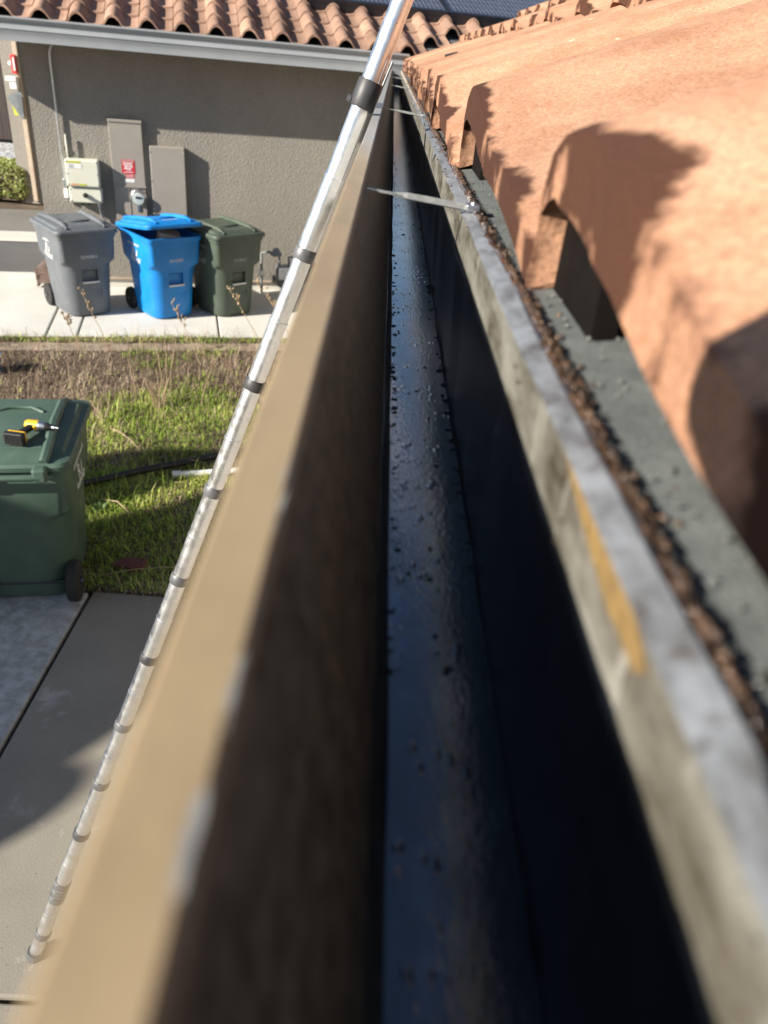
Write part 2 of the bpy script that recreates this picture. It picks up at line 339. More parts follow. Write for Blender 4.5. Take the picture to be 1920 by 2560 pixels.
# ------------------------------------------------------------------ ground, pavements
def sheet(name, poly, z, mat, kind='structure'):
    me = bpy.data.meshes.new(name); me.from_pydata([(x, y, z) for x, y in poly], [], [tuple(range(len(poly)))])
    o = link_mesh(name, me, mat); 
    if kind: o['kind'] = kind
    return o
sheet('ground', [(-300, -300), (300, -300), (300, 300), (-300, 300)], -0.03, MAT['soil'])
# the far wing stands in its own frame: s along the wall, q out of the wall towards the viewer
WA = Vector((0.97272, 0.23198, 0)); WN = Vector((0.23198, -0.97272, 0)); WC = Vector((-3.839, 9.428, 0))
def W(s, q, z): p = WC + WA * s + WN * q; return Vector((p.x, p.y, z))
WR = math.atan2(0.23198, 0.97272)
# near concrete pad: slabs with open joints
pad = empty('concrete_pad', (0, 0, 0)); pad['kind'] = 'structure'
def slab(x0, x1, y0, y1, mat, tilt=0.0):
    MB().box(x0, x1, y0, y1, -0.1, 0.0).build('slab', mat, pad, bevel=0.008)
slab(-6.5, -1.503, 1.325, 3.47, MAT['slab_frost']); slab(-1.48, 1.9, 1.325, 3.485, MAT['slab'])
slab(-1.48, 1.9, -2.2, 1.305, MAT['slab']); slab(-6.5, -1.503, -2.2, 1.305, MAT['slab'])
MB().box(-6.5, 1.9, -2.2, 3.46, -0.2, -0.028).build('joint_filler', MAT['soil'], pad)
# walkway in front of the far wall, in slabs
walk = empty('walkway', (0, 0, 0)); walk['kind'] = 'structure'
def wslab(s0, s1, q0, q1): MB().add([W(s, q, z) for z in (-0.1, 0.0) for q in (q0, q1) for s in (s0, s1)], [(0, 2, 3, 1), (4, 5, 7, 6), (0, 1, 5, 4), (2, 6, 7, 3), (0, 4, 6, 2), (1, 3, 7, 5)]).build('slab', MAT['walk'], walk, bevel=0.01)
for s0, s1 in ((-6, 0.04), (0.06, 0.345), (0.365, 1.79), (1.81, 3.3), (3.32, 5.0)):
    wslab(s0, s1, -0.02, 1.885)
wslab(-6, -0.12, -0.62, -0.04)
def wsheet(name, s0, s1, q0, q1, z, mat): return sheet(name, [W(s, q, 0).to_2d()[:] for s, q in ((s0, q0), (s1, q0), (s1, q1), (s0, q1))], z, mat)
wsheet('road', -9, -0.2, -2.33, -0.625, -0.012, MAT['asphalt'])
wsheet('kerb_strip', -9, -0.2, -3.0, -2.335, -0.004, MAT['walk'])
wsheet('driveway', -9, -0.2, -4.75, -3.0, -0.012, MAT['asphalt_pale'])
wsheet('gravel_bed', -14, 1.0, -13.5, -8.4, -0.01, MAT['gravel'])
wsheet('garden_path', -14, 1.0, -8.35, -7.5, 0.0, MAT['walk'])

# ------------------------------------------------------------------ far wing of the house
far = empty('house_wing', W(0, 0, 0)); tag(far, 'grey stucco house wing with tiled roof beyond the three wheeled bins', 'house')
inv_far = far.location.copy()
def Wl(s, q, z): return W(s, q, z) - inv_far
def wbox(mb, s0, s1, q0, q1, z0, z1):
    return mb.add([Wl(s, q, z) for z in (z0, z1) for q in (q0, q1) for s in (s0, s1)], [(0, 2, 3, 1), (4, 5, 7, 6), (0, 1, 5, 4), (2, 6, 7, 3), (0, 4, 6, 2), (1, 3, 7, 5)])
wbox(MB(), -0.1, 5.2, -5.0, 0.0, 0.12, 2.62).build('wall', MAT['stucco'], far)
wbox(MB(), -0.085, 5.2, -4.9, -0.02, -0.1, 0.125).build('foundation', MAT['walk'], far)
wbox(MB(), -0.11, 5.2, -0.02, 0.014, 0.105, 0.125).build('weep_screed', MAT['trim'], far)
wbox(MB(), -1.04, 5.2, -0.03, 0.43, 2.585, 2.61).build('soffit', MAT['trim'], far)
# the return of the house further back, with its lit corner board
rp = MB().box(-6.36, -4.6, 14.3, 17.0, 0, 2.75); rp.v = [tuple(Vector(p) - inv_far) for p in rp.v]; rp.build('garage_pier', MAT['stucco'], far)
rp = MB().box(-6.12, -6.045, 14.24, 14.3, 0.05, 2.75); rp.v = [tuple(Vector(p) - inv_far) for p in rp.v]; rp.build('corner_board', MAT['trim'], far, bevel=0.008)
# ogee gutter of the far wing
og = [(0.545, 2.775), (0.555, 2.772), (0.555, 2.758), (0.542, 2.752), (0.528, 2.735), (0.523, 2.71), (0.524, 2.69), (0.53, 2.676), (0.53, 2.667), (0.522, 2.664), (0.522, 2.655), (0.514, 2.64), (0.506, 2.61), (0.506, 2.566), (0.45, 2.563), (0.44, 2.57), (0.44, 2.76), (0.446, 2.76), (0.446, 2.62), (0.498, 2.62), (0.515, 2.70), (0.54, 2.768)]
g = MB(); g.prism(og, -1.06, 3.98, lambda q, z, s: Wl(s, q, z)); fg = g.build('eaves_gutter', MAT['far_gutter'], far, smooth=30)
g = MB(); g.prism(og, 0.44, -5.2, lambda q, z, h: Wl(-1.06 + (0.508 - q) * 1.0, h, z)); g.build('eaves_gutter', MAT['far_gutter'], far, smooth=30)

# S-profile tile: outer line over the barrel and pan, inner line below
OUT = [(0, 0.0), (0.012, 0.03), (0.03, 0.06), (0.06, 0.083), (0.11, 0.096), (0.18, 0.1015), (0.25, 0.102), (0.33, 0.099), (0.41, 0.091), (0.49, 0.08), (0.56, 0.068), (0.63, 0.056), (0.70, 0.047), (0.78, 0.042), (0.87, 0.038), (0.95, 0.033), (1.0, 0.028)]
OUTB = [(0, 0.0), (0.004, 0.03), (0.012, 0.062), (0.03, 0.085), (0.06, 0.097), (0.1, 0.1015), (0.15, 0.102), (0.2, 0.0995), (0.25, 0.094), (0.3, 0.086), (0.35, 0.077), (0.41, 0.067), (0.47, 0.059), (0.55, 0.053), (0.66, 0.049), (0.78, 0.045), (0.9, 0.032), (0.97, 0.018), (1.0, 0.006)]
OUTF = [(0.56 * k / 12, 0.1 * math.sin(math.pi * k / 12) ** 0.75 + (0.012 if k == 12 else 0)) for k in range(13)] + [(0.62, 0.004), (0.7, 0.0), (0.85, 0.0), (0.95, 0.006), (1.0, 0.014)]
INNB = [(0.006, 0.0), (0.008, 0.03), (0.012, 0.048), (0.03, 0.058), (0.06, 0.063), (0.1, 0.062), (0.15, 0.059), (0.2, 0.055), (0.25, 0.051), (0.3, 0.047), (0.35, 0.041), (0.41, 0.034), (0.47, 0.028), (0.55, 0.025), (0.66, 0.022), (0.78, 0.017), (0.9, 0.006), (0.97, -0.001), (1.0, -0.003)]
def tile_mesh(name, P, L, t, slope, rough, seed, scale_h=1.0, nlen=6, lay=None, far_profile=False):
    """local x runs up the slope, y along the eaves (0 far to -P near), z up"""
    rg = random.Random(seed); mb = MB(); rings = []
    out = [(u, z * scale_h) for u, z in (OUTB if lay else (OUTF if far_profile else OUT))]; inn = []
    inn = [(u, z * scale_h) for u, z in INNB] if lay else [(u + (0.05 if u < 0.02 else 0), max(z * scale_h - t * (1.25 if u < 0.12 else 1), -0.024 if far_profile else -0.004)) for u, z in out]
    loop = out + inn[::-1]
    for k in range(nlen + 1):
        x = L * (k / nlen) ** 1.6; r = []
        for u, z in loop:
            jx = rg.uniform(-rough, rough) if k == 0 else 0
            j = rg.uniform(-rough, rough) * 0.5
            r.append(Vector((x + jx, -u * P + j * 0.5, z + slope * x + j * 0.5)))
        rings.append(r)
    n = len(rings[0]); h = n // 2
    mb.loft(rings, False, False)
    for base in (0, nlen * n):                       # end caps as strips between the two lines
        for i in range(h - 1): mb.f.append((base + i, base + i + 1, base + n - 2 - i, base + n - 1 - i))
    return mb.mesh(name, 42)
far_roof = empty('roof', (0, 0, 0), 0, far)
P2 = 0.343; FT = 0.30
ftiles = [tile_mesh('roof_tile', P2, 0.36, 0.024, FT, 0.0015, 50 + i, 1.0, 2, None, True) for i in range(3)]
for me in ftiles: me.materials.append(MAT['clay_far'])
rowh = 0.31
Rot = math.atan2(-WN.y, -WN.x)                         # local x up the far slope
for r_ in range(7):
    for c_ in range(-3, 16):
        s = -0.42 + 0.17 + c_ * P2; q = 0.515 - r_ * rowh; z = 2.775 + r_ * (rowh * FT + 0.02)
        if s < -1.0 + max(0, r_ * 0.31 - 0.1) - 0.1: continue
        if s > 4.05 + r_ * 0.34 and r_ < 2: continue
        if r_ > 4 and s > 3.6: continue
        o = link_mesh('roof_tile', random.choice(ftiles), None, far_roof, Wl(s + random.uniform(-.004, .004), q + random.uniform(-.006, .006), z + random.uniform(-.002, .002)))
        # mirrored so that the barrel sits on the sunny side of each pan
        o.rotation_euler = (0, 0, Rot + random.uniform(-.008, .008)); 
deck = MB(); deck.add([Wl(-0.95, 0.47, 2.755), Wl(5.6, 0.47, 2.755), Wl(7.6, -4.5, 2.755 + 5 * 0.335), Wl(3.0, -4.5, 2.755 + 5 * 0.335)], [(0, 1, 2, 3)])
deck.build('roof_deck', MAT['felt'], far_roof)
dk = MB(); dk.add([Wl(-0.95, 0.47, 2.755), Wl(3.0, -4.5, 2.755 + 5 * 0.335), Wl(-0.95, -4.5, 2.755)], [(0, 1, 2)]); dk.build('roof_deck', MAT['felt'], far_roof)
hip = [tile_mesh('hip_tile', P2, 0.36, 0.02, FT, 0.0015, 60, 1.0, 2, None, True)]; hip[0].materials.append(MAT['clay_far'])
for r_ in range(4):                                    # the side slope round the hip
    for c_ in range(10):
        q = 0.30 - c_ * P2; s = -1.0 + r_ * rowh
        if q > 0.3 - r_ * 0.31: continue
        o = link_mesh('roof_tile', hip[0], None, far_roof, Wl(s, q, 2.775 + r_ * (rowh * FT + 0.012))); o.rotation_euler = (0, 0, WR)
for k in range(5):                                      # hip caps climbing from the corner
    a = Wl(-0.93 + k * 0.33, 0.40 - k * 0.33, 2.86 + k * 0.105); mb = MB()
    d = (Wl(1, -1, 0.318) - Wl(0, 0, 0)).normalized()
    mb.tube([a, a + d * 0.46], [0.11, 0.095], 14); mb.build('hip_cap', MAT['clay_far'], far_roof, smooth=40)
# solar panels lying over the far roof
def roofp(s, q, lift): return W(s, q, 2.83 + 0.335 * (0.5 - q) + lift)
def solar(s0, s1, q0, q1, label):
    t = empty('solar_panel', roofp(s0, q0, 0.09)); tag(t, label, 'solar panel', 'solar panels on the far roof')
    o0 = t.location; A = roofp(s1, q0, 0.09) - o0; B = roofp(s0, q1, 0.09) - o0; N = A.cross(B).normalized(); A1 = A.normalized(); B1 = B.normalized(); la, lb = A.length, B.length
    def pb(u0, u1, v0, v1, h0, h1): return MB().add([A1 * u + B1 * v + N * h for h in (h0, h1) for v in (v0, v1) for u in (u0, u1)], [(0, 2, 3, 1), (4, 5, 7, 6), (0, 1, 5, 4), (2, 6, 7, 3), (0, 4, 6, 2), (1, 3, 7, 5)])
    w = 0.035
    for a in ((0, la, 0, w * 1.8), (0, la, lb - w, lb), (0, w, w * 1.8, lb - w), (la - w, la, w * 1.8, lb - w)):
        pb(*a, -0.03, 0.02).build('frame_rail', MAT['pv_frame'], t, bevel=0.003)
    cells = MB(); cells.box(0, la - 2 * w, 0, lb - 2.8 * w, 0, 0.008)
    o = cells.build('cell_glass', MAT['pv'], t); mw = Matrix((A1, B1, N)).transposed().to_4x4(); mw.translation = A1 * w + B1 * w * 1.8 + N * 0.006
    o.matrix_local = mw
    pb(0, la, 0.0, 0.03, -0.13, -0.031).build('skirt', MAT['pv_frame'], t)
solar(3.0, 4.67, -0.42, -1.45, 'solar panel at the left, half behind the metal pole')
solar(4.69, 6.37, -0.42, -1.45, 'solar panel at the right, above the second row of orange tiles')

# ------------------------------------------------------------------ things on the far wall
def wthing(name, s, z, label, cat, group=None):
    t = empty(name, W(s, 0, z), WR); return tag(t, label, cat, group)      # local x along the wall, y into the wall, z up
def text_mesh(txt, size, mat, parent, loc, rot, name='lettering', ext=0.0006, align='CENTER', shear=0.0, sx=1.0):
    cu = bpy.data.curves.new(name, 'FONT'); cu.body = txt; cu.size = size; cu.align_x = align; cu.align_y = 'CENTER'; cu.extrude = ext; cu.resolution_u = 2; cu.shear = shear
    o = bpy.data.objects.new(name, cu); COL.objects.link(o); bpy.context.view_layer.update()
    me = bpy.data.meshes.new_from_object(o.evaluated_get(bpy.context.evaluated_depsgraph_get())); bpy.data.objects.remove(o)
    me.materials.clear(); p = link_mesh(name, me, mat, parent, loc, rot); p.scale = (sx, 1, 1); return p
UP = (R(90), 0, 0)
# tall service panel
t = wthing('electric_panel', 0.88, 0.83, 'tall taupe electric service panel with red caution sticker and round meter', 'electric panel')
MB().box(-0.18, 0.18, -0.06, 0, 0.365, 1.045).build('door', MAT['panel_paint'], t, bevel=0.006)
MB().box(-0.185, 0.185, -0.07, 0, 1.03, 1.06).build('top_hood', MAT['panel_paint'], t, bevel=0.004)
MB().box(-0.176, 0.0, -0.052, 0, -0.02, 0.36).build('lower_cover', MAT['panel_paint'], t, bevel=0.005)
MB().box(0.004, 0.176, -0.047, 0, -0.02, 0.36).build('meter_cover', MAT['panel_paint'], t, bevel=0.005)
MB().box(-0.185, 0.185, -0.066, 0, 0.352, 0.368).build('drip_edge', MAT['panel_paint'], t)
stk = MB().box(-0.07, 0.075, -0.0625, -0.0602, 0.5, 0.65).build('caution_sticker', MAT['red_print'], t)
text_mesh('CAUTION', 0.03, MAT['white_print'], stk, (0.002, -0.0636, 0.634), UP)
for k, (zz, a, b) in enumerate(((0.615, -0.06, 0.05), (0.603, -0.05, 0.05), (0.591, -0.055, 0.045), (0.572, -0.04, 0.0), (0.572, 0.01, 0.05), (0.551, -0.045, 0.035), (0.535, -0.02, 0.03), (0.515, -0.055, 0.055))):
    MB().box(a, b, -0.0642, -0.0622, zz - 0.004, zz + (0.008 if zz in (0.572, 0.551) else 0.002)).build('print_line', MAT['white_print'], stk)
s2 = MB().box(-0.035, 0.06, -0.0622, -0.0602, 0.452, 0.495).build('small_sticker', MAT['red_print'], t)
for zz in (0.462, 0.472, 0.482): MB().box(-0.028, 0.053, -0.064, -0.062, zz, zz + 0.003).build('print_line', MAT['white_print'], s2)
s3 = MB().box(-0.04, 0.06, -0.0622, -0.0602, 0.408, 0.445).build('paper_label', MAT['white_print'], t)
Mr = Matrix.Rotation(R(90), 4, 'X')
mt_ = MB(); mt_.lathe([(0.088, 0.0), (0.088, 0.03), (0.082, 0.034), (0.076, 0.05), (0.07, 0.1), (0.06, 0.112), (0.001, 0.115)], 32, Matrix.Translation((0.092, -0.045, 0.245)) @ Mr)
me_ = mt_.build('meter', MAT['steel'], t, smooth=40)
MB().lathe([(0.0655, 0), (0.062, 0.012), (0.001, 0.016)], 32, Matrix.Translation((0.092, -0.155, 0.245)) @ Mr).build('meter_glass', MAT['glass'], me_, smooth=40)
MB().box(0.06, 0.122, -0.176, -0.17, 0.25, 0.272).build('meter_display', MAT['void'], me_)
MB().box(0.065, 0.095, -0.06, -0.047, 0.09, 0.15).build('seal_tab', MAT['steel'], t)
# second cabinet
t = wthing('electric_panel', 1.325, 0.9, 'plain taupe electric cabinet right of the tall service panel', 'electric panel')
MB().box(-0.195, 0.195, -0.1, 0, 0, 0.74).build('cabinet', MAT['panel_paint'], t, bevel=0.008)
for z_ in (0.06, 0.37, 0.68):
    for x_ in (-0.185, 0.185): MB().lathe([(0.009, 0), (0.009, 0.004), (0.001, 0.006)], 10, Matrix.Translation((x_, -0.099, z_)) @ Mr).build('screw', MAT['steel'], t)
MB().box(-0.11, -0.08, -0.03, 0, -0.14, 0.0).build('conduit_stub', MAT['panel_paint'], t)
# inverter: two ivory boxes with an antenna and a black knob
t = wthing('inverter', 0.385, 1.0, 'ivory inverter cabinet of two stacked boxes with black rotary switch', 'inverter')
bx = MB().box(-0.178, 0.178, -0.165, 0, 0.175, 0.46).build('upper_cover', MAT['ivory'], t, bevel=0.014)
MB().box(-0.15, -0.01, -0.1675, -0.1645, 0.425, 0.447).build('lime_label', MAT['lime'], bx)
wl = MB().box(-0.145, 0.0, -0.1675, -0.1645, 0.37, 0.42).build('paper_label', MAT['white_print'], bx)
for i in range(4):
    MB().box(-0.138, -0.085, -0.169, -0.167, 0.376 + i * 0.01, 0.379 + i * 0.01).build('print_line', MAT['grey_paint'], wl)
MB().box(-0.135, -0.055, -0.1675, -0.1645, 0.19, 0.212).build('orange_label', MAT['orange_print'], bx)
MB().box(-0.045, 0.03, -0.1675, -0.1645, 0.19, 0.21).build('green_label', MAT['lime'], bx)
bl = MB().box(-0.17, 0.185, -0.14, 0, 0.0, 0.165).build('lower_cover', MAT['ivory'], t, bevel=0.014)
kn = MB(); kn.lathe([(0.027, 0), (0.027, 0.02), (0.02, 0.035), (0.019, 0.06), (0.001, 0.062)], 20, Matrix.Translation((0.004, -0.14, 0.085)) @ Mr); kn.build('rotary_switch', MAT['black'], t, smooth=40)
for x_, z_, y_ in ((-0.16, 0.2, -.165), (0.162, 0.2, -.165), (-0.16, 0.44, -.165), (0.162, 0.44, -.165), (0.162, 0.31, -.165), (-0.16, 0.31, -.165), (-0.152, 0.02, -.14), (0.168, 0.02, -.14), (-0.152, 0.145, -.14), (0.168, 0.145, -.14)):
    MB().lathe([(0.009, 0), (0.009, 0.003), (0.001, 0.005)], 10, Matrix.Translation((x_, y_ + 0.001, z_)) @ Mr).build('screw', MAT['grey_paint'], t)
MB().tube([(-0.15, -0.05, 0.45), (-0.15, -0.05, 0.5), (-0.15, -0.05, 0.53), (-0.15, -0.05, 0.7)], [0.006, 0.006, 0.011, 0.011], 10).build('antenna', MAT['ivory'], t, smooth=40)
for x_ in (-0.1, -0.05, 0.02): MB().lathe([(0.014, -0.03), (0.014, 0.0)], 10, Matrix.Translation((x_, -0.04, 0.0))).build('cable_gland', MAT['black'], t)
# conduit from the eaves
t = wthing('conduit', 0.17, 1.0, 'thin galvanised conduit bending from the eaves down beside the inverter', 'conduit')
MB().tube([(0.2, -0.03, 1.592), (0.11, -0.03, 1.59), (0.06, -0.03, 1.575), (0.022, -0.03, 1.54), (0.004, -0.03, 1.49), (0, -0.03, 1.42), (0, -0.03, 0.2)], 0.0125, 10).build('pipe', MAT['steel'], t, smooth=50)
MB().lathe([(0.019, 0), (0.019, 0.035)], 12, Matrix.Translation((0, -0.03, 0.55))).build('coupling', MAT['steel'], t)
MB().box(-0.02, 0.02, -0.06, -0.005, 0.14, 0.24).build('elbow_box', MAT['steel'], t, bevel=0.01)
MB().box(-0.022, 0.024, -0.062, -0.005, 0.03, 0.13).build('junction_body', MAT['white_print'], t, bevel=0.008)
MB().lathe([(0.013, 0), (0.016, 0.01), (0.016, 0.028), (0.01, 0.032)], 12, Matrix.Translation((0, -0.035, -0.01))).build('locknut', MAT['steel'], t)
t = wthing('cable_pipe', 0.53, 0.75, 'grey flexible pipe curving below the inverter to the tall panel', 'pipe')
MB().tube([(-0.01, -0.04, 0.25), (-0.005, -0.04, 0.13), (0.015, -0.04, 0.06), (0.06, -0.04, 0.015), (0.13, -0.04, 0.0), (0.22, -0.04, -0.005)], 0.012, 10).build('pipe', MAT['steel'], t, smooth=50)
MB().lathe([(0.018, 0), (0.018, 0.03)], 12, Matrix.Translation((-0.01, -0.04, 0.2))).build('pipe_fitting', MAT['steel'], t)
# gas meter
t = wthing('gas_meter', 2.68, 0.0, 'grey gas meter with pipework in the shade right of the green bin', 'gas meter')
MB().box(-0.1, 0.1, -0.24, -0.06, 0.1, 0.36).build('meter_body', MAT['grey_paint'], t, bevel=0.04)
MB().box(-0.085, 0.085, -0.262, -0.241, 0.2, 0.36).build('index_plate', MAT['steel'], t, bevel=0.01)
MB().box(-0.05, 0.05, -0.27, -0.2625, 0.27, 0.33).build('index_window', MAT['white_print'], t)
MB().box(-0.05, 0.05, -0.27, -0.2625, 0.21, 0.245).build('number_plate', MAT['white_print'], t)
MB().lathe([(0.07, 0), (0.075, 0.02), (0.05, 0.05), (0.03, 0.09)], 18, Matrix.Translation((-0.1, -0.15, 0.48))).build('regulator', MAT['grey_paint'], t, smooth=40)
MB().tube([(-0.28, -0.12, 0.0), (-0.28, -0.12, 0.5), (-0.2, -0.15, 0.52), (-0.06, -0.15, 0.5), (-0.06, -0.15, 0.36)], 0.016, 10).build('inlet_pipe', MAT['grey_paint'], t, smooth=50)
MB().tube([(0.06, -0.15, 0.36), (0.06, -0.15, 0.46), (0.2, -0.1, 0.47), (0.22, -0.02, 0.47)], 0.016, 10).build('outlet_pipe', MAT['grey_paint'], t, smooth=50)
MB().box(-0.31, -0.25, -0.16, -0.1, 0.22, 0.3).build('shutoff_valve', MAT['steel'], t, bevel=0.01)
# things on the far pier
t = empty('alarm_box', (-6.1, 14.23, 2.0)); tag(t, 'small red alarm box high on the pale corner board', 'alarm')
MB().box(-0.05, 0.03, -0.05, 0.0, 0, 0.27).build('housing', MAT['red_plastic'], t, bevel=0.01); MB().box(-0.012, 0.012, -0.056, -0.0505, 0.04, 0.23).build('cover_strip', MAT['white_print'], t)
MB().lathe([(0.04, 0), (0.03, 0.04), (0.001, 0.05)], 14, Matrix.Translation((-0.07, -0.0, 0.14)) @ Mr).build('strobe_lens', MAT['white_print'], t, smooth=40)
t = empty('wall_bracket', (-6.14, 14.24, 1.78)); tag(t, 'white stepped bracket below the red alarm box', 'bracket')
MB().box(-0.11, 0.06, -0.12, 0.0, 0.11, 0.18).build('top_shelf', MAT['white_print'], t, bevel=0.008); MB().box(-0.06, 0.05, -0.1, 0.0, 0.0, 0.109).build('support', MAT['white_print'], t, bevel=0.008)
t = empty('fan_panel', (-6.08, 14.22, 1.36)); tag(t, 'grey fan-shaped ribbed panel with a yellow wedge behind it on the far corner', 'panel')
fan = [(0.03, 0.0), (0.045, 0.38)] + [(0.03 - 0.3 * math.sin(a), 0.06 + 0.33 * math.cos(a)) for a in [R(8 + 8 * k) for k in range(6)]] + [(-0.02, 0.0)]
MB().prism(fan, -0.06, -0.04, lambda u, v, h: Vector((u, h, v))).build('fan_plate', MAT['grey_paint'], t)
for k in range(9): MB().box(-0.06 + 0.004 * k, 0.03, -0.068, -0.0605, 0.33 - 0.032 * k, 0.337 - 0.032 * k).build('rib', MAT['grey_paint'], t)
yw = [(-0.16, 0.27), (-0.13, 0.03), (-0.03, 0.03), (0.0, 0.2)]
MB().prism(yw, -0.035, -0.02, lambda u, v, h: Vector((u, h, v))).build('yellow_wedge', MAT['lime'], t)

# ------------------------------------------------------------------ far left: fence, hedge, pot
fb = empty('board_fence', (-12, 22.0, 0)); tag(fb, 'dark brown board fence far behind the white gravel', 'fence')
for k in range(24): MB().box(k * 0.2, k * 0.2 + 0.19, 0, 0.03, 0.05, 2.15 + random.uniform(-.01, .01)).build('board', MAT['brown_door'], fb)
MB().box(0, 4.8, 0.031, 0.08, 0.4, 0.5).build('rail', MAT['brown_door'], fb); MB().box(0, 4.8, 0.031, 0.08, 1.6, 1.7).build('rail', MAT['brown_door'], fb)
def leaf_cloud(n, inside, size, cols, seed):
    rg = np.random.default_rng(seed); V = []; F = []; C = []
    pts = inside(rg, n); a = rg.normal(size=(n, 3)); a /= np.linalg.norm(a, axis=1)[:, None]
    b = np.cross(a, rg.normal(size=(n, 3))); b /= np.linalg.norm(b, axis=1)[:, None]; s = size * rg.uniform(0.6, 1.3, (n, 1))
    c = np.cross(a, b) * s * 0.25
    v = np.stack([pts - a * s, pts + b * s * 0.5 + c, pts + a * s, pts - b * s * 0.5 + c], 1).reshape(-1, 3)
    i = np.arange(n)[:, None] * 4; f = np.concatenate([i + [0, 1, 2], i + [0, 2, 3]]); k = rg.integers(0, len(cols), n)
    col = np.asarray(cols)[k] * rg.uniform(0.75, 1.2, (n, 1)); return v, f, np.repeat(col, 4, 0)
hd = empty('hedge', (-7.1, 14.6, 0)); tag(hd, 'clipped yellow-green hedge beside the far driveway', 'hedge')
def hedge_in(rg, n):
    p = rg.uniform(-1, 1, (n, 3)); ax = rg.integers(0, 3, n); sg = np.where(rg.random(n) < .5, -1, 1)
    p[np.arange(n), ax] = sg * rg.uniform(0.8, 1.02, n); p = np.sign(p) * np.abs(p) ** 1.0
    r = (np.abs(p) ** 5).sum(1) ** 0.2; p = p / np.maximum(r, 1)[:, None] * (1 + 0.05 * np.sin(9 * p[:, :1]) * np.cos(7 * p[:, 1:2]))
    return p * [0.92, 0.42, 0.29] + [0, 0, 0.33]
v, f, c = leaf_cloud(9000, hedge_in, 0.032, [(0.4, 0.44, 0.14), (0.3, 0.35, 0.09), (0.52, 0.54, 0.26), (0.16, 0.2, 0.05)], 3)
np_mesh('foliage', v, f, MAT['leafcol'], c, hd)
bmh = MB(); bmh.box(-0.8, 0.8, -0.33, 0.33, 0.03, 0.5); bmh.build('twig_core', MAT['bark'], hd)
pot = MB(); pot.lathe([(0.09, 0), (0.16, 0.1), (0.2, 0.3), (0.17, 0.48), (0.12, 0.58), (0.13, 0.62), (0.1, 0.62), (0.09, 0.5)], 24); po = pot.build('glazed_pot', MAT['amber'], None, (-7.45, 16.9, 0), smooth=50); po.scale = (0.6, 0.6, 0.55); tag(po, 'amber glazed pot showing above the hedge', 'pot')

# ------------------------------------------------------------------ wheeled bins
def rrect(w, d, r, z, n=5):
    pts = []
    for cx, cy, a0 in ((w / 2 - r, d / 2 - r, 0), (-w / 2 + r, d / 2 - r, 90), (-w / 2 + r, -d / 2 + r, 180), (w / 2 - r, -d / 2 + r, 270)):
        for k in range(n + 1):
            a = R(a0 + 90 * k / n); pts.append(Vector((cx + r * math.cos(a), cy + r * math.sin(a), z)))
    return pts
RIM = 0.9
def body_mesh():
    mb = MB()
    sec = [(0.47, 0.56, 0.13, 0.015), (0.49, 0.58, 0.14, 0.04), (0.545, 0.665, 0.15, 0.5), (0.555, 0.675, 0.15, 0.555), (0.585, 0.71, 0.06, 0.61), (0.6, 0.735, 0.05, 0.80), (0.606, 0.742, 0.05, 0.845), (0.625, 0.765, 0.05, 0.852), (0.632, 0.775, 0.05, 0.895), (0.605, 0.745, 0.045, 0.897), (0.555, 0.68, 0.04, 0.8), (0.45, 0.54, 0.1, 0.3), (0.42, 0.5, 0.1, 0.06)]
    mb.loft([rrect(w, d, r, z) for w, d, r, z in sec]); return mb.mesh('body', 35)
def boolean(me, cutters):
    o = bpy.data.objects.new('tmp', me); COL.objects.link(o); cs = []
    for cme in cutters:
        c = bpy.data.objects.new('cut', cme); COL.objects.link(c); cs.append(c)
        md = o.modifiers.new('b', 'BOOLEAN'); md.object = c; md.operation = 'DIFFERENCE'; md.solver = 'EXACT'
    bpy.context.view_layer.update(); r = bpy.data.meshes.new_from_object(o.evaluated_get(bpy.context.evaluated_depsgraph_get()))
    bpy.data.objects.remove(o)
    for c in cs: bpy.data.objects.remove(c)
    r.name = 'body'; return r
cut1 = MB().box(-0.085, 0.085, -0.5, -0.298, 0.385, 0.515).mesh('c')
cut2 = MB().box(0.06, 0.12, -0.5, -0.302, 0.0, 0.3).mesh('c')
cut3 = MB().box(-0.3, -0.2, 0.17, 0.5, -0.1, 0.16).mesh('c'); cut4 = MB().box(0.2, 0.3, 0.17, 0.5, -0.1, 0.16).mesh('c')
BODY = boolean(body_mesh(), [cut1, cut2, cut3, cut4]); 
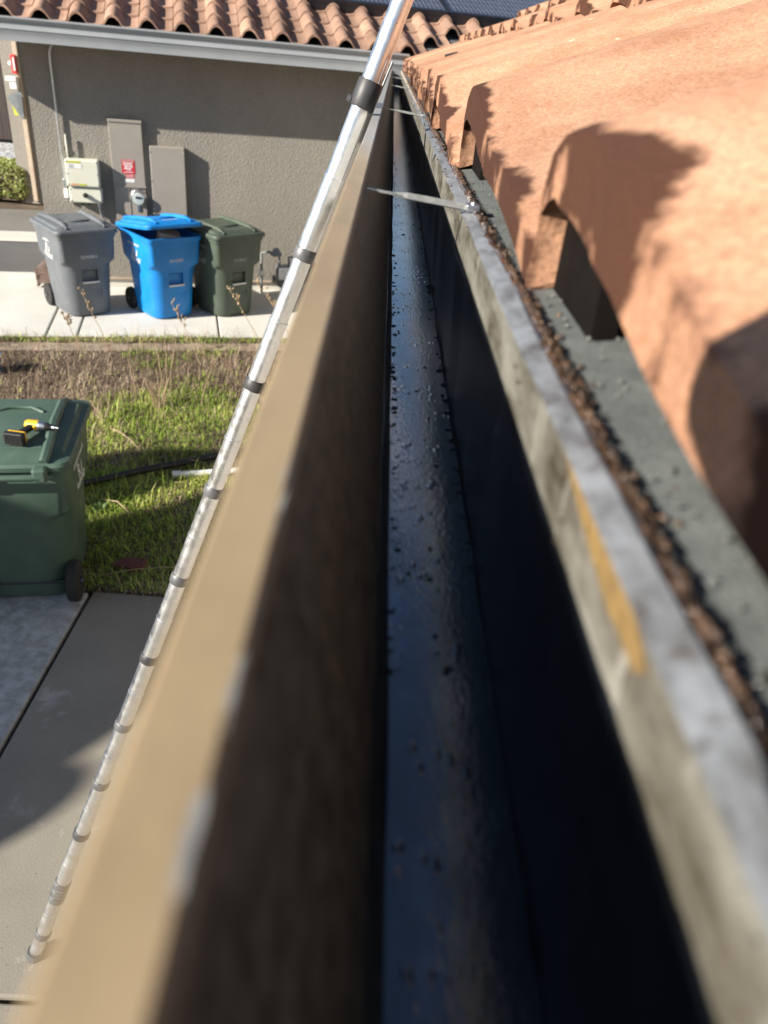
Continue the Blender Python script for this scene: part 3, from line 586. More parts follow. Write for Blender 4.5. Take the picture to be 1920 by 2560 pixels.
def make_bin(loc, rz, mat, label, word, serial, lid_open=0.0, print_mat=None):
    pm = print_mat or MAT['white_print']
    t = empty('wheeled_bin', loc, rz); tag(t, label, 'wheeled bin', 'wheeled bins')
    me = BODY.copy(); me.materials.clear(); b = link_mesh('body', me, mat, t)
    MB().tube([(-0.09, -0.334, 0.385), (0.09, -0.334, 0.385)], 0.013, 10).build('lift_bar', MAT['steel'], t, smooth=50)
    for sx in (-1, 1):
        w = MB(); w.lathe([(0.075, -0.03), (0.112, -0.028), (0.12, -0.018), (0.12, 0.018), (0.112, 0.028), (0.075, 0.03)], 28, Matrix.Translation((sx * 0.252, 0.29, 0.12)) @ Matrix.Rotation(R(90), 4, 'Y'))
        wo = w.build('wheel', MAT['rubber'], t, smooth=35)
        h = MB(); h.lathe([(0.076, -0.022), (0.06, -0.026), (0.05, -0.012), (0.022, -0.012), (0.02, -0.034), (0.02, 0.034), (0.022, 0.012), (0.05, 0.012), (0.06, 0.026), (0.076, 0.022)], 20, Matrix.Translation((sx * 0.252, 0.29, 0.12)) @ Matrix.Rotation(R(90), 4, 'Y'))
        h.build('hub', MAT['black'], wo, smooth=35)
        MB().lathe([(0.012, -0.004), (0.012, 0.004)], 10, Matrix.Translation((sx * 0.29, 0.29, 0.12)) @ Matrix.Rotation(R(90), 4, 'Y')).build('axle_cap', MAT['steel'], wo)
    MB().tube([(-0.25, 0.29, 0.12), (0.25, 0.29, 0.12)], 0.012, 8).build('axle', MAT['black'], t)
    # handle bar and hinge lugs at the back rim
    MB().tube([(-0.24, 0.36, 0.86), (-0.24, 0.425, 0.872), (-0.2, 0.44, 0.876), (0.2, 0.44, 0.876), (0.24, 0.425, 0.872), (0.24, 0.36, 0.86)], 0.017, 10).build('handle', mat, t, smooth=50)
    for sx in (-0.2, 0.2): MB().box(sx - 0.035, sx + 0.035, 0.37, 0.455, 0.85, 0.93).build('hinge', mat, t, bevel=0.014)
    # lid, origin on the hinge line
    lid = MB(); yo = -0.425
    def lr(w, d, r, z, oy=0): return [p + Vector((0, yo + oy, 0)) for p in rrect(w, d, r, z)]
    lid.loft([lr(0.64, 0.79, 0.06, -0.035), lr(0.668, 0.82, 0.065, -0.033), lr(0.672, 0.825, 0.065, -0.008), lr(0.655, 0.805, 0.06, 0.008), lr(0.6, 0.74, 0.07, 0.016), lr(0.57, 0.69, 0.07, 0.036), lr(0.5, 0.6, 0.08, 0.046), lr(0.3, 0.36, 0.08, 0.052)])
    lo = lid.build('lid', mat, t, (0, 0.425, 0.925), (R(-lid_open), 0, 0), smooth=30)
    for sx in (-1, 1):
        rb = MB(); rb.tube([(sx * 0.215, -0.03, 0.012), (sx * 0.225, -0.09, 0.045), (sx * 0.205, -0.4, 0.056), (sx * 0.2, -0.68, 0.05), (sx * 0.2, -0.79, 0.014)], [0.024, 0.026, 0.026, 0.026, 0.022], 8); rb.build('lid_rib', mat, lo, smooth=35)
    MB().box(-0.13, 0.13, -0.74, -0.52, 0.03, 0.046).build('lid_plateau', mat, lo, bevel=0.012)
    MB().tube([(-0.13, -0.55, 0.05), (-0.06, -0.6, 0.06), (0.06, -0.6, 0.06), (0.13, -0.55, 0.05)], 0.012, 8).build('lid_grip', mat, lo, smooth=50)
    MB().box(-0.2, 0.2, -0.16, -0.13, 0.034, 0.05).build('lid_cross_rib', mat, lo, bevel=0.008)
    # print on the left side (seen from the front) and on the front
    tilt = math.atan((0.6 - 0.545) / 2 / 0.3); xs = lambda z: -(0.5875 + (z - 0.61) / 0.19 * 0.015) / 2 - 0.0035
    side = (R(90) - 0.05, 0, R(-90))
    def on_side(txt, size, y, z, nm, sxx=1.0): text_mesh(txt, size, pm, b, (xs(z), y, z), side, nm, 0.0006, 'CENTER', 0, sxx)
    on_side(word, 0.034, 0.02, 0.775, 'side_word', 1.25)
    on_side('R', 0.125, 0.03, 0.69, 'side_emblem', 0.95)
    lf = MB(); lf.add([Vector((xs(0.70), y, z)) for y, z in ((-0.018, 0.655), (-0.04, 0.66), (-0.052, 0.7), (-0.045, 0.735), (-0.03, 0.69))], [(0, 1, 2, 3, 4)]); lf.build('emblem_leaf', pm, b)
    on_side('Recology', 0.062, 0.0, 0.628, 'side_name', 1.0)
    tl = text_mesh('WASTE ZERO', 0.026, pm, b, (xs(0.6) + 0.008, -0.01, 0.592), (R(90) + 0.2, 0, R(-90)), 'side_motto')
    text_mesh(serial, 0.048, pm, b, (0, -0.3625, 0.655), UP, 'serial_number', 0.0006, 'CENTER', 0, 0.8)
    return t, lo
rzb = math.atan2(0.65, 0.76)
MAT['print_dim'] = simple('worn_print', (0.5, 0.52, 0.52), (0.3, 0.32, 0.32), 80, 0.6)
make_bin((-3.31, 8.6, 0), rzb, MAT['bin_grey'], 'grey wheeled bin, closed, leftmost of the three along the wall', 'LANDFILL', 'SD9458815')
bb, bl_ = make_bin((-2.43, 8.75, 0), rzb + 0.02, MAT['bin_blue'], 'bright blue wheeled bin with its lid propped open', 'RECYCLABLES', 'SD145893', 7.5)
gb, gl_ = make_bin((-1.80, 9.02, 0), rzb + 0.06, MAT['bin_green'], 'dark green wheeled bin right of the blue one, against the wall', 'COMPOSTABLES', 'SD148623', print_mat=MAT['print_dim'])
text_mesh('7504', 0.09, MAT['white_print'], gl_, (0.03, -0.64, 0.0475), (0, 0, 0), 'lid_number', 0.0005)
sl_ = MB().box(-0.08, 0.1, -0.7, -0.62, 0.0465, 0.0485).build('lid_sticker', MAT['white_print'], bl_)
nb, nl_ = make_bin((-1.85, 3.66, 0), math.pi + 0.19, MAT['bin_teal'], 'large green wheeled bin on the near grass with a yellow drill on its lid', 'COMPOSTABLES', 'SD146294', print_mat=MAT['white_print'])
cb = MB().box(-0.12, 0.1, -0.1, 0.1, 0, 0.16).build('cardboard_box', MAT['card'], None, (-2.32, 8.65, 0.76), (R(8), R(12), 0.4)); tag(cb, 'cardboard box showing under the open blue lid', 'box')

# ------------------------------------------------------------------ impact driver lying on the near bin
nb.scale = (1, 1, 0.965)
dr = empty('impact_driver', (-1.685, 3.49, 0.952), -0.1); dr.scale = (0.76, 0.8, 0.8); tag(dr, 'yellow and black cordless impact driver lying on the green lid', 'drill')
My = Matrix.Rotation(R(90), 4, 'Y')
MB().lathe([(0.001, -0.085), (0.024, -0.082), (0.032, -0.07), (0.034, -0.03), (0.034, 0.01)], 20, Matrix.Translation((0, 0.09, 0.038)) @ My).build('motor_housing', MAT['yellow'], dr, smooth=40)
MB().lathe([(0.034, 0.01), (0.033, 0.03), (0.027, 0.05), (0.026, 0.055)], 20, Matrix.Translation((0, 0.09, 0.038)) @ My).build('gear_case', MAT['steel'], dr, smooth=40)
MB().lathe([(0.027, 0.055), (0.025, 0.075), (0.017, 0.085), (0.014, 0.095)], 20, Matrix.Translation((0, 0.09, 0.038)) @ My).build('nose_cone', MAT['black'], dr, smooth=40)
MB().lathe([(0.01, 0.095), (0.01, 0.12), (0.006, 0.122), (0.006, 0.145)], 12, Matrix.Translation((0, 0.09, 0.038)) @ My).build('bit_holder', MAT['steel'], dr, smooth=40)
gp = MB(); gp.loft([[Vector((x + cx, y, z * 1.0 + 0.036)) for x, z in ((0.022, 0.012), (0.012, 0.018), (-0.014, 0.018), (-0.022, 0.01), (-0.022, -0.01), (-0.014, -0.018), (0.012, -0.018), (0.022, -0.012))] for y, cx in ((0.075, -0.03), (0.03, -0.037), (-0.03, -0.045), (-0.07, -0.05))]); gp.build('grip', MAT['black'], dr, smooth=40)
MB().box(-0.035, 0.005, 0.045, 0.07, 0.022, 0.05).build('trigger_guard', MAT['yellow'], dr, bevel=0.006)
MB().tube([(-0.014, 0.05, 0.036), (-0.005, 0.03, 0.036)], 0.007, 8).build('trigger', MAT['black'], dr)
MB().box(-0.105, 0.015, -0.092, -0.07, 0.0, 0.072).build('battery_mount', MAT['yellow'], dr, bevel=0.008)
bt = MB().box(-0.11, 0.02, -0.135, -0.0925, -0.004, 0.076).build('battery', MAT['black'], dr, bevel=0.007)
for k in range(8): MB().box(-0.1 + k * 0.015, -0.092 + k * 0.015, -0.139, -0.1355, 0.008, 0.064).build('battery_rib', MAT['rubber'], bt)

# ------------------------------------------------------------------ tile stack on the walkway
SM = tile_mesh('spare_tile', 0.33, 0.4, 0.02, 0.0, 0.002, 5, 0.75, 2); SM.materials.append(MAT['clay_brown'])
ordn = ['lowest', 'second from the bottom', 'third from the bottom', 'fourth from the bottom', 'topmost']
for k in range(5):
    o = link_mesh('spare_roof_tile', SM, None, None, (-4.1 + random.uniform(-.01, .01), 9.27 + random.uniform(-.01, .01), 0.02 + k * 0.036)); o.rotation_euler = (0, 0, R(100) + random.uniform(-.04, .04))
    tag(o, 'brown roof tile, %s in the stack beside the grey bin' % ordn[k], 'roof tile', 'stacked spare roof tiles')

# ------------------------------------------------------------------ yard: grass, litter, weeds, pipes
sheet('dirt_path', [(-6, 6.98 - 0.45), (1.5, 8.78 - 0.45), (1.5, 8.78 - 0.2), (-6, 6.98 - 0.2)], -0.002, simple('pale_dirt', (0.4, 0.32, 0.235), (0.24, 0.185, 0.13), 7, 0.95, grain=(90, 0.3), bmp=(60, 0.6, 0.02)))
lawn = sheet('yard_soil', [(-6, 3.478), (1.5, 3.49), (1.5, 8.78), (-6, 6.98)], -0.006, MAT['soil'])
def fbm(x, y, s):
    return (np.sin(x * 1.7 * s + 1.3 * np.sin(y * 1.1 * s)) + np.sin(y * 2.3 * s + 1.7 * np.cos(x * 1.9 * s) + 1) + 0.6 * np.sin(x * 5.1 * s + y * 3.7 * s) + 0.5 * np.sin(x * 8.3 * s - y * 7.1 * s + 2)) / 3.1
def yfront(x): return 7.51 + 0.2385 * (x + 3.77)
def blades(n, seed, h0, h1, lean, width, keep, palette, y0=3.5):
    rg = np.random.default_rng(seed); x = rg.uniform(-4.4, -0.55, n); y = y0 + (rg.random(n) ** 1.15) * 4.6
    k = keep(x, y, rg) & (y < yfront(x) - 0.02) & ~((np.abs(x + 1.93) < .3) & (np.abs(y - 3.66) < .3)) & (x > -0.52 * y - 0.4); x, y = x[k], y[k]; n = len(x)
    a = rg.uniform(0, 2 * np.pi, n); h = rg.uniform(h0, h1, n) * (0.75 + 0.5 * (fbm(x, y, 1.3) > 0)); l = rg.uniform(0.1, lean, n) * h; w = width * rg.uniform(0.6, 1.4, n)
    dx, dy = np.cos(a), np.sin(a); px, py = -dy, dx; z = np.zeros(n) - 0.006
    b0 = np.stack([x + px * w, y + py * w, z], 1); b1 = np.stack([x - px * w, y - py * w, z], 1)
    m0 = np.stack([x + dx * l * .35 + px * w * .8, y + dy * l * .35 + py * w * .8, h * .6], 1); m1 = np.stack([x + dx * l * .35 - px * w * .8, y + dy * l * .35 - py * w * .8, h * .6], 1)
    tp = np.stack([x + dx * l, y + dy * l, h * (1 - 0.3 * (l / h) ** 2)], 1)
    v = np.stack([b0, b1, m0, m1, tp], 1).reshape(-1, 3); i = np.arange(n)[:, None] * 5
    f = np.concatenate([i + [0, 1, 3], i + [0, 3, 2], i + [2, 3, 4]])
    pal = np.asarray(palette); t = np.clip(0.5 + 0.35 * fbm(x + 3, y - 1, 2.1) + rg.normal(0, .22, n), 0, 0.999) * (len(pal) - 1)
    lo = t.astype(int); c = pal[lo] + (pal[np.minimum(lo + 1, len(pal) - 1)] - pal[lo]) * (t - lo)[:, None]
    return v, f, np.repeat(c, 5, 0)
GREEN = [(0.07, 0.13, 0.02), (0.17, 0.26, 0.035), (0.31, 0.43, 0.06), (0.47, 0.55, 0.1), (0.58, 0.55, 0.21)]
DRY = [(0.1, 0.07, 0.05), (0.22, 0.155, 0.11), (0.36, 0.27, 0.19), (0.52, 0.43, 0.31)]
def green_keep(x, y, rg):
    g = fbm(x * 1.2, y * 1.5, 1.0) + 0.35 * fbm(x, y, 4) + 1.1 * np.exp(-((y - 5.5) / 0.8) ** 2) * np.exp(-((x + 1.6) / 0.9) ** 2) + 0.55 * (y < 4.9) - 0.42 * np.clip((y - 5.5) / 0.6, 0, 1) - 0.3 * np.clip((-1.9 - x) / 0.6, 0, 1)
    strip = np.abs(y - (yfront(x) - 0.33)) < 0.1 + 0.04 * np.sin(x * 9)
    edge = np.abs(y - (yfront(x) - 0.1)) < 0.1
    return ((rg.random(len(x)) < np.clip(0.3 + 0.95 * g, 0.02, 1)) & ~strip) | (edge & (rg.random(len(x)) < .6))
def dry_keep(x, y, rg):
    g = fbm(x * 1.2, y * 1.5, 1.0) + 0.9 * fbm(x + 5, y * 1.6, 3.3)
    return rg.random(len(x)) < np.clip(0.5 - 0.55 * g + 0.2 * (y > 5.8), 0.08, 1) * np.where(np.abs(y - (yfront(x) - 0.33)) < 0.11, 0.15, 1)
def stuff(name, data, label, cat):
    vs = []; fs = []; cs = []; b = 0
    for v, f, c in data: vs.append(v); fs.append(f + b); cs.append(c); b += len(v)
    o = np_mesh(name, np.concatenate(vs), np.concatenate(fs), MAT['leafcol'], np.concatenate(cs)); tag(o, label, cat, kind='stuff')
stuff('grass', [blades(105000, 1, 0.015, 0.06, 1.6, 0.0024, green_keep, GREEN), blades(6000, 2, 0.06, 0.14, 1.2, 0.0025, lambda x, y, r: green_keep(x, y, r) & (np.abs(y - 5.3) < 1.0), GREEN)], 'patchy green grass between the slabs and the far walkway', 'grass')
stuff('dry_litter', [blades(52000, 4, 0.012, 0.05, 3.2, 0.0028, dry_keep, DRY), blades(9000, 5, 0.05, 0.2, 1.5, 0.002, lambda x, y, r: (y > 4.9) & (r.random(len(x)) < 0.75), DRY)], 'brown dead grass and leaf litter on the bare soil', 'litter')

def weed(x, y, h, lx, ly, seed, label, head=True, n=7, r=0.004):
    rg = random.Random(seed); t = empty('dry_weed', (x, y, 0)); tag(t, label, 'weed', 'dry weeds in the yard')
    pts = [Vector((lx * (k / 6) ** 1.3, ly * k / 6, h * k / 6)) + Vector((rg.uniform(-1, 1), rg.uniform(-1, 1), 0)) * 0.006 for k in range(7)]
    MB().tube(pts, [r * (1.1 - 0.09 * k) for k in range(7)], 6).build('stem', MAT['straw'], t, smooth=60)
    if head:
        hb = MB(); pb_ = MB()
        for k in range(n * 2):
            f = rg.uniform(0.62, 1.0); p = pts[0].lerp(pts[-1], f); j = min(5, int(f * 6)); p = pts[j].lerp(pts[j + 1], f * 6 - j)
            a = rg.uniform(0, 6.28); l = rg.uniform(0.03, 0.085) * (1.15 - 0.4 * f); d = Vector((math.cos(a) * 0.55, math.sin(a) * 0.55, 1)).normalized() * l
            hb.tube([p, p + d * 0.5 + Vector((0, 0, 0.004)), p + d], 0.0018, 5)
            for q in range(3):
                c = p + d * (0.6 + 0.2 * q) + Vector((rg.uniform(-1, 1), rg.uniform(-1, 1), rg.uniform(-1, 1))) * 0.006; s = rg.uniform(0.006, 0.0125)
                pb_.add([c + Vector((s, 0, 0)), c + Vector((-s, 0, 0)), c + Vector((0, s, 0)), c + Vector((0, -s, 0)), c + Vector((0, 0, s * 1.3)), c + Vector((0, 0, -s))], [(0, 2, 4), (2, 1, 4), (1, 3, 4), (3, 0, 4), (2, 0, 5), (1, 2, 5), (3, 1, 5), (0, 3, 5)])
        hb.build('twigs', MAT['straw'], t)['kind'] = 'stuff'; pb_.build('seed_heads', MAT['straw'], t)['kind'] = 'stuff'
weed(-2.47, 7.0, 0.68, -0.23, 0, 1, 'dry weed whose seed head stands before the grey bin')
weed(-1.66, 7.1, 0.6, -0.24, 0, 2, 'short dry weed whose seed head stands before the blue bin')
weed(-1.05, 7.4, 0.7, -0.38, 0, 3, 'leaning dry weed whose seed head crosses the green bin')
weed(-0.76, 7.6, 0.73, -0.42, 0, 4, 'tall dry weed whose seed head stands before the gas meter')
weed(-2.9, 7.3, 0.35, -0.12, 0, 5, 'small pale dry weed just left of the grey bin base')
for k, (x, y, h, lx, lb) in enumerate(((-1.9, 6.6, 0.46, -0.05, 'straw stalk, left of the trio in front of the blue bin'), (-1.86, 6.62, 0.5, 0.01, 'straw stalk, middle of the trio in front of the blue bin'), (-1.82, 6.6, 0.44, 0.06, 'straw stalk, right of the trio in front of the blue bin'), (-2.02, 6.2, 0.36, -0.04, 'bare straw stalk left of the trio of stalks'), (-2.57, 6.2, 0.3, -0.02, 'bare straw stalk far left in the litter'), (-1.75, 5.9, 0.34, 0.05, 'bare straw stalk over the bright grass'), (-1.45, 6.2, 0.42, 0.12, 'bent straw stalk beside the pole'))):
    weed(x, y, h, lx, 0.02, 20 + k, lb, False, r=0.0045)
tf = empty('straw_tuft', (-1.78, 6.05, 0)); tag(tf, 'upright tuft of pale straw standing in the lit grass', 'tuft', 'dry weeds in the yard')
for k in range(16):
    a = k * 2.399; c_, s_ = math.cos(a), math.sin(a); h = 0.2 + 0.02 * (k % 7)
    MB().tube([(0.04 * c_, 0.04 * s_, 0), (0.06 * c_, 0.06 * s_, h * .5), (0.12 * c_, 0.1 * s_, h)], [0.0035, 0.003, 0.0015], 5).build('stalk', MAT['straw'], tf)
def fallen(x0, y0, x1, y1, label, seed, r=0.005):
    rg = random.Random(seed); t = MB(); n = 6
    t.tube([(x0 + (x1 - x0) * k / n + rg.uniform(-.012, .012), y0 + (y1 - y0) * k / n + rg.uniform(-.012, .012), 0.03 + 0.03 * math.sin(3.1 * k / n)) for k in range(n + 1)], r * 0.55, 6)
    tag(t.build('fallen_stalk', MAT['straw'], None), label, 'stalk', 'fallen straw stalks')
fallen(-2.31, 5.95, -2.13, 5.61, 'pale fallen stalk just right of the near bin lid', 1, 0.008)
fallen(-2.06, 5.57, -1.69, 5.19, 'long fallen stalk lying before the shadow edge', 2, 0.006)
fallen(-2.0, 5.5, -1.78, 5.3, 'short fallen stalk beside the long one', 3)
fallen(-1.75, 4.45, -1.5, 4.3, 'short pale stalk in the sunny strip of grass', 4, 0.008)
fallen(-1.5, 3.58, -0.9, 3.75, 'brown twig lying along the slab edge', 5, 0.004)
p = MB(); p.tube([(-2.05, 4.5, 0.05), (-1.6, 4.82, 0.06), (-1.3, 5.03, 0.055), (-0.6, 5.5, 0.06)], 0.024, 12); tag(p.build('drain_hose', MAT['black'], None, smooth=50), 'black corrugated hose lying across the shaded grass', 'hose')
t = empty('pipe_length', (-1.36, 4.86, 0.03)); tag(t, 'pale plastic pipe on the grass, its end right of the black hose', 'pipe')
pm_ = MB(); pm_.tube([(0, 0, 0.0), (0.9, 0.28, 0.0)], 0.023, 14); pm_.build('tube', MAT['white_print'], t, smooth=50); MB().tube([(-0.012, -0.004, 0), (0.045, 0.014, 0)], 0.028, 14).build('end_socket', MAT['white_print'], t, smooth=50)
bk = MB(); bk.prism([(-0.1, -0.03), (0.02, -0.055), (0.09, -0.03), (0.1, 0.03), (-0.04, 0.04)], 0.0, 0.05, lambda u, v, h: Vector((u, v, h))); tag(bk.build('brick_shard', MAT['brick_red'], None, (-1.35, 3.74, 0.0), (R(5), 0, 0.1), bevel=0.006), 'dark red broken brick at the edge of the slab', 'brick')
bc = MB(); bc.lathe([(0.1, 0), (0.12, 0.16), (0.125, 0.165), (0.125, 0.18), (0.11, 0.18), (0.09, 0.02)], 20); tag(bc.build('plastic_bucket', MAT['bin_blue'], None, (-3.44, 6.53, 0), smooth=40), 'blue plastic bucket cut by the left edge of the picture', 'bucket')
t = empty('leafy_weed', (-1.72, 4.32, 0)); tag(t, 'broad-leaved weed growing beside the near bin', 'plant')
for k in range(9):
    a = k * 2.4; l = 0.05 + 0.012 * (k % 4); mb = MB(); d = Vector((math.cos(a), math.sin(a), 0)); pv = Vector((-d.y, d.x, 0)) * 0.013
    mb.add([d * 0.01, d * l * .5 + pv + Vector((0, 0, .045)), d * l + Vector((0, 0, .06)), d * l * .5 - pv + Vector((0, 0, .045))], [(0, 1, 2, 3)]); mb.build('leaf', simple('weed_leaf', (0.1, 0.16, 0.05), (0.06, 0.1, 0.03), 30, 0.6) if k == 0 else bpy.data.materials['weed_leaf'], t)

# ------------------------------------------------------------------ telescopic pole leaning on the gutter
P0 = Vector((-1.0, 1.459, 0.0)); P1 = Vector((-0.0615, 1.72, 2.65)); PD = (P1 - P0).normalized()
pt = empty('extension_pole', P0); tag(pt, 'silver telescopic pole with ring clamps leaning on the gutter edge', 'pole')
def pl(l): return PD * l
joints = [0.0, 0.131, 0.36, 0.64, 0.87, 1.113, 1.37, 1.643, 1.917, 2.21, 2.524, 2.854, 3.7]
for i in range(len(joints) - 1):
    r = 0.0232 - 0.0003 * i; a, b = joints[i], joints[i + 1]; mid = (a + b) / 2
    MB().tube([pl(a), pl(mid - 0.003)], r, 28).build('pole_section', MAT['pole'], pt, smooth=50)
    MB().tube([pl(mid - 0.003), pl(mid), pl(mid + 0.003)], [r + 0.0007, r + 0.0012, r + 0.0007], 28).build('seam_ring', MAT['pole'], pt, smooth=50)
    MB().tube([pl(mid + 0.003), pl(b)], r - 0.0006, 28).build('pole_section', MAT['pole'], pt, smooth=50)
    if i:
        big = i == len(joints) - 2; hh = 0.026 if big else 0.013; rc = r + (0.0045 if big else 0.0035)
        n = 3 if i == 2 else 1
        for q in range(n):
            z0 = a + (q - (n - 1) / 2) * 0.035
            c = MB(); c.tube([pl(z0 - hh), pl(z0 - hh + 0.003), pl(z0 + hh - 0.003), pl(z0 + hh)], [rc - 0.0015, rc, rc, rc - 0.0015], 28); co = c.build('clamp_ring', MAT['clamp'] if big or i % 3 == 0 else MAT['clamp_grey'], pt, smooth=50)
            if big:
                MB().tube([pl(z0 - 0.01) + Vector((-rc - 0.001, -0.004, 0)), pl(z0 - 0.01) + Vector((-rc - 0.009, -0.004, 0.003))], 0.007, 12).build('clamp_button', MAT['clamp_grey'], co)
                MB().tube([pl(z0 + 0.02) + Vector((rc + 0.001, -0.012, 0)), pl(z0 + 0.065) + Vector((rc + 0.002, -0.012, 0))], 0.0025, 8).build('clamp_pin', MAT['clamp_grey'], co)
MB().tube([pl(-0.0), pl(0.03)], 0.029, 24).build('foot_cap', MAT['clamp_grey'], pt, smooth=50)

# ------------------------------------------------------------------ near gutter
FALL = 0.0038; Y0, Y1 = -0.35, 9.62
gu = empty('rain_gutter', (0, 0, H)); tag(gu, 'long tan metal rain gutter with wet black floor running away below the tiles', 'gutter')
def run(poly, name, mat, n=26, y0=Y0, y1=Y1, wob=0.0, smooth=None, seed=0):
    rg = random.Random(seed); mb = MB(); rings = []
    ys = sorted([y0 + (y1 - y0) * (k / n) ** 1.7 for k in range(n + 1)])
    for y in ys:
        w = [rg.uniform(-wob, wob) for _ in poly] if wob else [0] * len(poly)
        rings.append([Vector((x + w[i], y, z - FALL * y + w[i] * 0.5)) for i, (x, z) in enumerate(poly)])
    mb.loft(rings); return mb.build(name, mat, gu, smooth=smooth)
run([(-0.0354, -0.1), (-0.0342, -0.0988), (-0.0206, -0.0988), (-0.0194, -0.1), (-0.0194, -0.108), (-0.0206, -0.108), (-0.0206, -0.1012), (-0.0342, -0.1012), (-0.0342, -0.2885), (-0.0354, -0.2885)], 'front_panel', MAT['tan'])
run([(-0.0198, -0.1085), (0.0204, -0.277), (0.0204, -0.2788), (-0.021, -0.1085)], 'front_liner', MAT['front_inner'])
run([(0.0128, -0.2428), (0.0212, -0.2775), (0.0206, -0.2778), (0.0122, -0.2428)], 'dark_shade_band', MAT['shade_black'], 90, wob=0.0006, seed=14)  # same near-black colour carried along the foot of the front wall
run([(0.0190, -0.2765), (0.0785, -0.2765), (0.0785, -0.279), (0.0190, -0.279)], 'floor', MAT['wet'], 60, wob=0.0006, smooth=60, seed=3)
run([(-0.0342, -0.2865), (0.0815, -0.2865), (0.0815, -0.2885), (-0.0342, -0.2885)], 'underside', MAT['tan'])
run([(0.0780, -0.2875), (0.0780, -0.1245), (0.0795, -0.1235), (0.0795, -0.2875)], 'back_panel', MAT['back_inner'], 40, wob=0.00025)
run([(0.0772, -0.2745), (0.0772, -0.164), (0.0779, -0.1625), (0.0779, -0.2745)], 'dark_shade_band', MAT['shade_black'], 90, wob=0.0012, seed=12)  # shade on the lower back wall, painted as a near-black band
run([(0.0768, -0.1245), (0.0768, -0.1232), (0.0875, -0.1199), (0.0875, -0.1212), (0.0785, -0.1243)], 'back_flange', MAT['flange'], 60, wob=0.0009, seed=5)
run([(-0.0345, -0.100), (0.079, -0.124), (0.079, -0.287), (-0.0345, -0.287)], 'end_cap', MAT['flange'], 1, Y1, Y1 + 0.002)
run([(0.0755, -0.2765), (0.0779, -0.2765), (0.0779, -0.2735), (0.0765, -0.2745)], 'sealant_bead', MAT['bead'], 90, wob=0.0011, seed=8, smooth=70)
run([(0.0189, -0.2765), (0.0207, -0.2765), (0.0203, -0.2742), (0.0193, -0.273)], 'sealant_bead', MAT['bead'], 90, wob=0.0009, seed=9, smooth=70)
run([(-0.036, -0.0985), (-0.036, -0.0975), (-0.019, -0.0975), (-0.019, -0.0985)], 'splice_cover', MAT['clamp_grey'], 3, 1.98, 2.2)
for yk in (0.775, 2.17, 4.25, 6.3, 8.2):                       # hangers: a flat strap twisted on edge near the lip
    t = MB(); a = Vector((-0.0165, yk, -0.1065 - FALL * yk)); b = Vector((0.0865, yk + 0.012, -0.1175 - FALL * yk)); rings = []
    for k in range(9):
        f = k / 8; p_ = a.lerp(b, f); ang = 0 if f < 0.26 else R(48) * min(1, (f - 0.26) / 0.13)
        wv = Vector((0, math.cos(ang), math.sin(ang))) * 0.0034; tv = Vector((0, -math.sin(ang), math.cos(ang))) * 0.0008
        rings.append([p_ - wv - tv, p_ + wv - tv, p_ + wv + tv, p_ - wv + tv])
    t.loft(rings); ho = t.build('hanger_strap', MAT['strap'], gu)
    MB().box(0.0795, 0.0925, yk + 0.002, yk + 0.022, -0.1195 - FALL * yk, -0.1135 - FALL * yk).build('strap_hook', MAT['steel'], ho, bevel=0.001)
    MB().lathe([(0.003, 0), (0.003, 0.0015), (0.0012, 0.0022)], 8, Matrix.Translation((0.0865, yk + 0.012, -0.1136 - FALL * yk))).build('screw', MAT['steel'], ho)
# peeling seam flap and splice on the back
for yk, ln in ((1.35, 0.03), (2.95, 0.05), (0.86, 0.02)):
    MB().add([Vector((0.0767, yk, -0.124 - FALL * yk)), Vector((0.0757, yk + ln, -0.123 - FALL * yk)), Vector((0.0737, yk + ln * .6, -0.137 - FALL * yk)), Vector((0.0777, yk, -0.124 - FALL * yk)), Vector((0.0767, yk + ln, -0.123 - FALL * yk)), Vector((0.0747, yk + ln * .6, -0.137 - FALL * yk))], [(0, 1, 2), (3, 5, 4), (0, 3, 4, 1), (1, 4, 5, 2), (2, 5, 3, 0)]).build('bent_tab', MAT['flange'], gu)
st_ = MB(); st_.add([Vector((x, y, z)) for x, y, z in ((0.0767, 0.22, -0.130), (0.0767, 0.33, -0.1285), (0.0767, 0.31, -0.136), (0.0767, 0.2, -0.1385))], [(0, 1, 2, 3)])
# loose sludge lumps on the floor, drips along both corners
def lumps(n, seed, pos, size, mat, name, label, cat):
    rg = np.random.default_rng(seed)
    ico = bmesh.new(); bmesh.ops.create_icosphere(ico, subdivisions=1, radius=1.0); bv = np.array([v.co[:] for v in ico.verts]); bf = np.array([[v.index for v in f.verts] for f in ico.faces]); ico.free()
    p = pos(rg, n); s = size(rg, n); jit = rg.uniform(0.7, 1.3, (n, len(bv), 1)); v = (bv[None] * jit * s[:, None, :] + p[:, None, :]).reshape(-1, 3)
    f = (bf[None] + (np.arange(n) * len(bv))[:, None, None]).reshape(-1, 3)
    o = np_mesh(name, v, f, mat); o.data.polygons.foreach_set('use_smooth', [True] * len(f)); tag(o, label, cat, kind='stuff'); return o
def floor_pos(rg, n):
    y = 0.3 + 2.6 * rg.random(n) ** 1.4; k = rg.random(n); x = np.where(k < .42, 0.0215 + np.abs(rg.normal(0, .004, n)), np.where(k < .62, 0.0755 - np.abs(rg.normal(0, .003, n)), rg.uniform(0.022, 0.076, n)))
    return np.stack([x, y, H - 0.2763 - FALL * y], 1)
def floor_size(rg, n):
    b = 0.00035 + 0.0016 * rg.random(n) ** 4; return np.stack([b * rg.uniform(0.8, 2.0, n), b * rg.uniform(1, 2.4, n), b * rg.uniform(0.5, 0.9, n)], 1)
lumps(380, 21, floor_pos, floor_size, MAT['sludge'], 'gutter_sludge', 'black wet sludge crumbs on the gutter floor', 'sludge')
